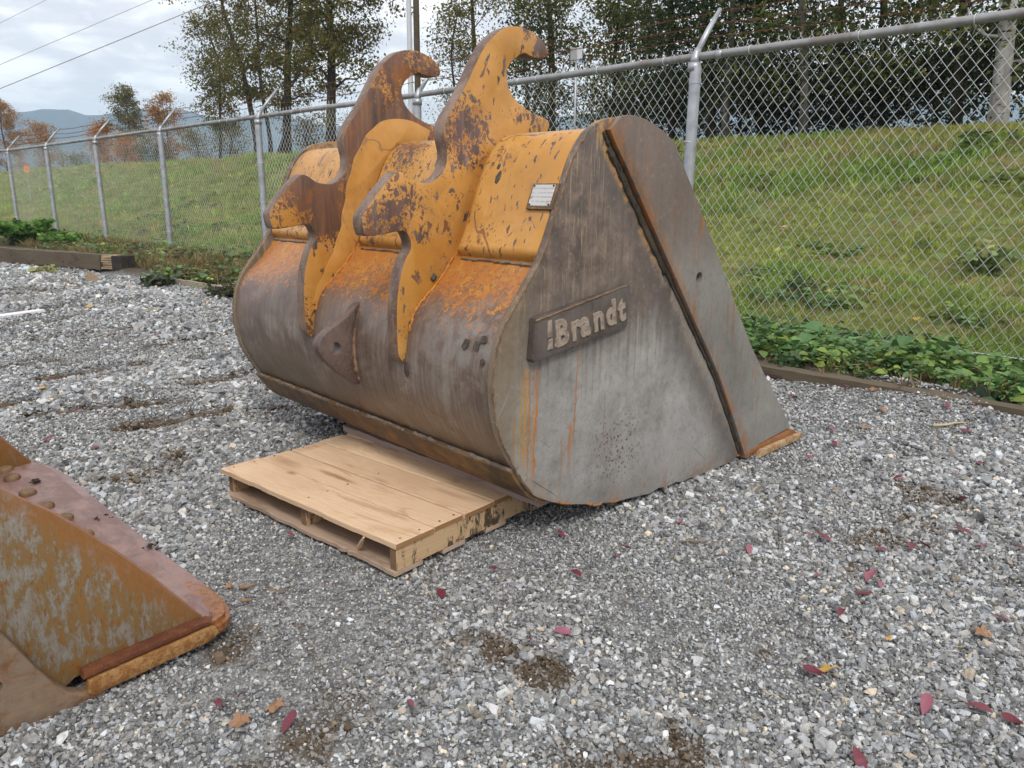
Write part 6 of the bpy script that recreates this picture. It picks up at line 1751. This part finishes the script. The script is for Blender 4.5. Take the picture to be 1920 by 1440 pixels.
# twigs, straws and wood chips ---------------------------------------------------
m_twig = wood("dry twig", (.20, .12, .065), (.08, .045, .028), (.30, .2, .12), .4, 0, 1.0, .8, knots=False)
m_straw = wood("pale straw", (.46, .36, .20), (.26, .19, .10), (.55, .46, .3), .3, 0, 1.0, .7, knots=False)
def stick(name, label, a, b2, r0, mat, cat="twig", seed=0, side=0):
    r = random.Random(seed); p = np.array(on_z(*a, .02)); q = np.array(on_z(*b2, .02)); c0 = (p + q) / 2
    c0[2] = float(ground_z(np.array([c0[0]]), np.array([c0[1]]))[0]) + .024
    pts = []
    for f in np.linspace(0, 1, 6):
        w = p + (q - p) * f - c0; w[2] = r.uniform(-.003, .006); w[:2] += r.uniform(-1, 1) * .02 * np.linalg.norm(q - p); pts.append(tuple(w))
    mb = MB(); mb.tube(pts, [r0, r0, r0 * .9, r0 * .8, r0 * .6, r0 * .3], 5)
    for k in range(side):
        s_ = pts[r.randrange(1, 4)]; mb.tube([s_, tuple(np.array(s_) + np.array([r.gauss(0, .03), r.gauss(0, .03), .02]))], [r0 * .5, r0 * .2], 4)
    o = mb.build(name, mat, None, True); o.location = tuple(c0); return tag(o, label, cat)
stick("twig", "thin brown twig lying between the bucket and the red leaves", (1270, 1016), (1365, 1014), .0035, m_twig, seed=1)
stick("straw", "pale straw beside the dark red leaf below the pallet corner", (790, 1085), (812, 1117), .0025, m_straw, "straw", 2)
stick("twig", "reddish twig over the brown broken leaf at the right", (1838, 1172), (1887, 1226), .0022, m_twig, seed=3)
stick("straw", "pale straw on gravel above the bottom soil patch", (1430, 1295), (1462, 1313), .003, m_straw, "straw", 4)
stick("twig", "short twig left of the pallet front", (495, 1100), (545, 1106), .0035, m_twig, seed=5)
stick("wood_chip", "bark brown wood chip right of the rusty lip", (448, 1095), (478, 1088), .009, m_twig, "wood chip", 6)
stick("wood_chip", "second brown wood chip closer to the rusty lip", (452, 1124), (475, 1118), .008, m_twig, "wood chip", 7)
stick("wood_chip", "tan split stick on the gravel near the right curb", (1748, 800), (1816, 794), .010, m_straw, "stick", 8)
for k, (a, b2) in enumerate([((1630, 700), (1760, 735)), ((1660, 705), (1730, 742)), ((1560, 712), (1670, 716)), ((1700, 728), (1755, 700)), ((1590, 722), (1650, 700))]):
    o = stick("dry_stem", ["longest dry stem sloping down to the right over the timber curb", "dry stem steeply crossing the middle of the timber curb", "dry stem lying level left of the yellow leaf on the curb", "short dry stem rising to the right at the curb", "short dry stem beside the yellow leaf at the curb"][k], a, b2, .005, m_straw if k % 2 else m_twig, "stem", 20 + k, 3); o["group"] = "dry weed stems on the curb"; o.location.z = .10 + .012 * k; o.rotation_euler = (0, .06 * (k - 2), 0)
# debris by the rotten beam, the white strip ------------------------------------
wa, wb = on_z(-40, 600, .02), on_z(80, 584, .02)
c0 = (wa + wb) / 2; L = float(np.linalg.norm(wb - wa))
m_ws, t, b = material("white plastic strip", .35, 0, .5); b.inputs["Base Color"].default_value = (.78, .78, .80, 1)
o = bevbox("white_strip", (-L / 2, L / 2, -.06, .06, 0, .035), m_ws, None, .006); o.location = (c0[0], c0[1], .012); o.rotation_euler = (0, 0, math.atan2(wb[1] - wa[1], wb[0] - wa[0])); tag(o, "flat white plastic strip lying on the gravel at the left edge", "plastic strip")
plant("uprooted_plant", "pale uprooted weed lying before the rotten beam", gpt(84, 508, .02), .22, .10, 16, .09, [(.38, .36, .16), (.30, .32, .12), (.45, .42, .25)], 31, "weed")
bm = bmesh.new(); vs = [bm.verts.new(q) for q in ((-.05, 0, -.05), (.26, .02, -.04), (.02, .03, .20))]; f = bm.faces.new(vs); ex = bmesh.ops.extrude_face_region(bm, geom=[f]); bmesh.ops.translate(bm, verts=[g for g in ex["geom"] if isinstance(g, bmesh.types.BMVert)], vec=(.01, .025, 0))
o = finish_bm(bm, "wood_scrap", m_rot, None, 30); q = gpt(164, 520, .02); o.location = (q[0], q[1], q[2] + .05); o.rotation_euler = (0, 0, radians(40)); tag(o, "triangular splinter of rotten wood leaning below the beam", "wood scrap")
q = gpt(42, 507, .02); mb = MB(); mb.tube([(0, 0, 0), (.05, .02, .03), (.12, .03, .01)], [.03, .05, .02], 7); m_cy, t, b = material("pale blue scrap", .5); b.inputs["Base Color"].default_value = (.45, .60, .63, 1)
o = mb.build("litter_scrap", m_cy, None, True); o.location = tuple(q + np.array([0, 0, .03])); tag(o, "crumpled pale blue scrap on the gravel near the beam", "litter")
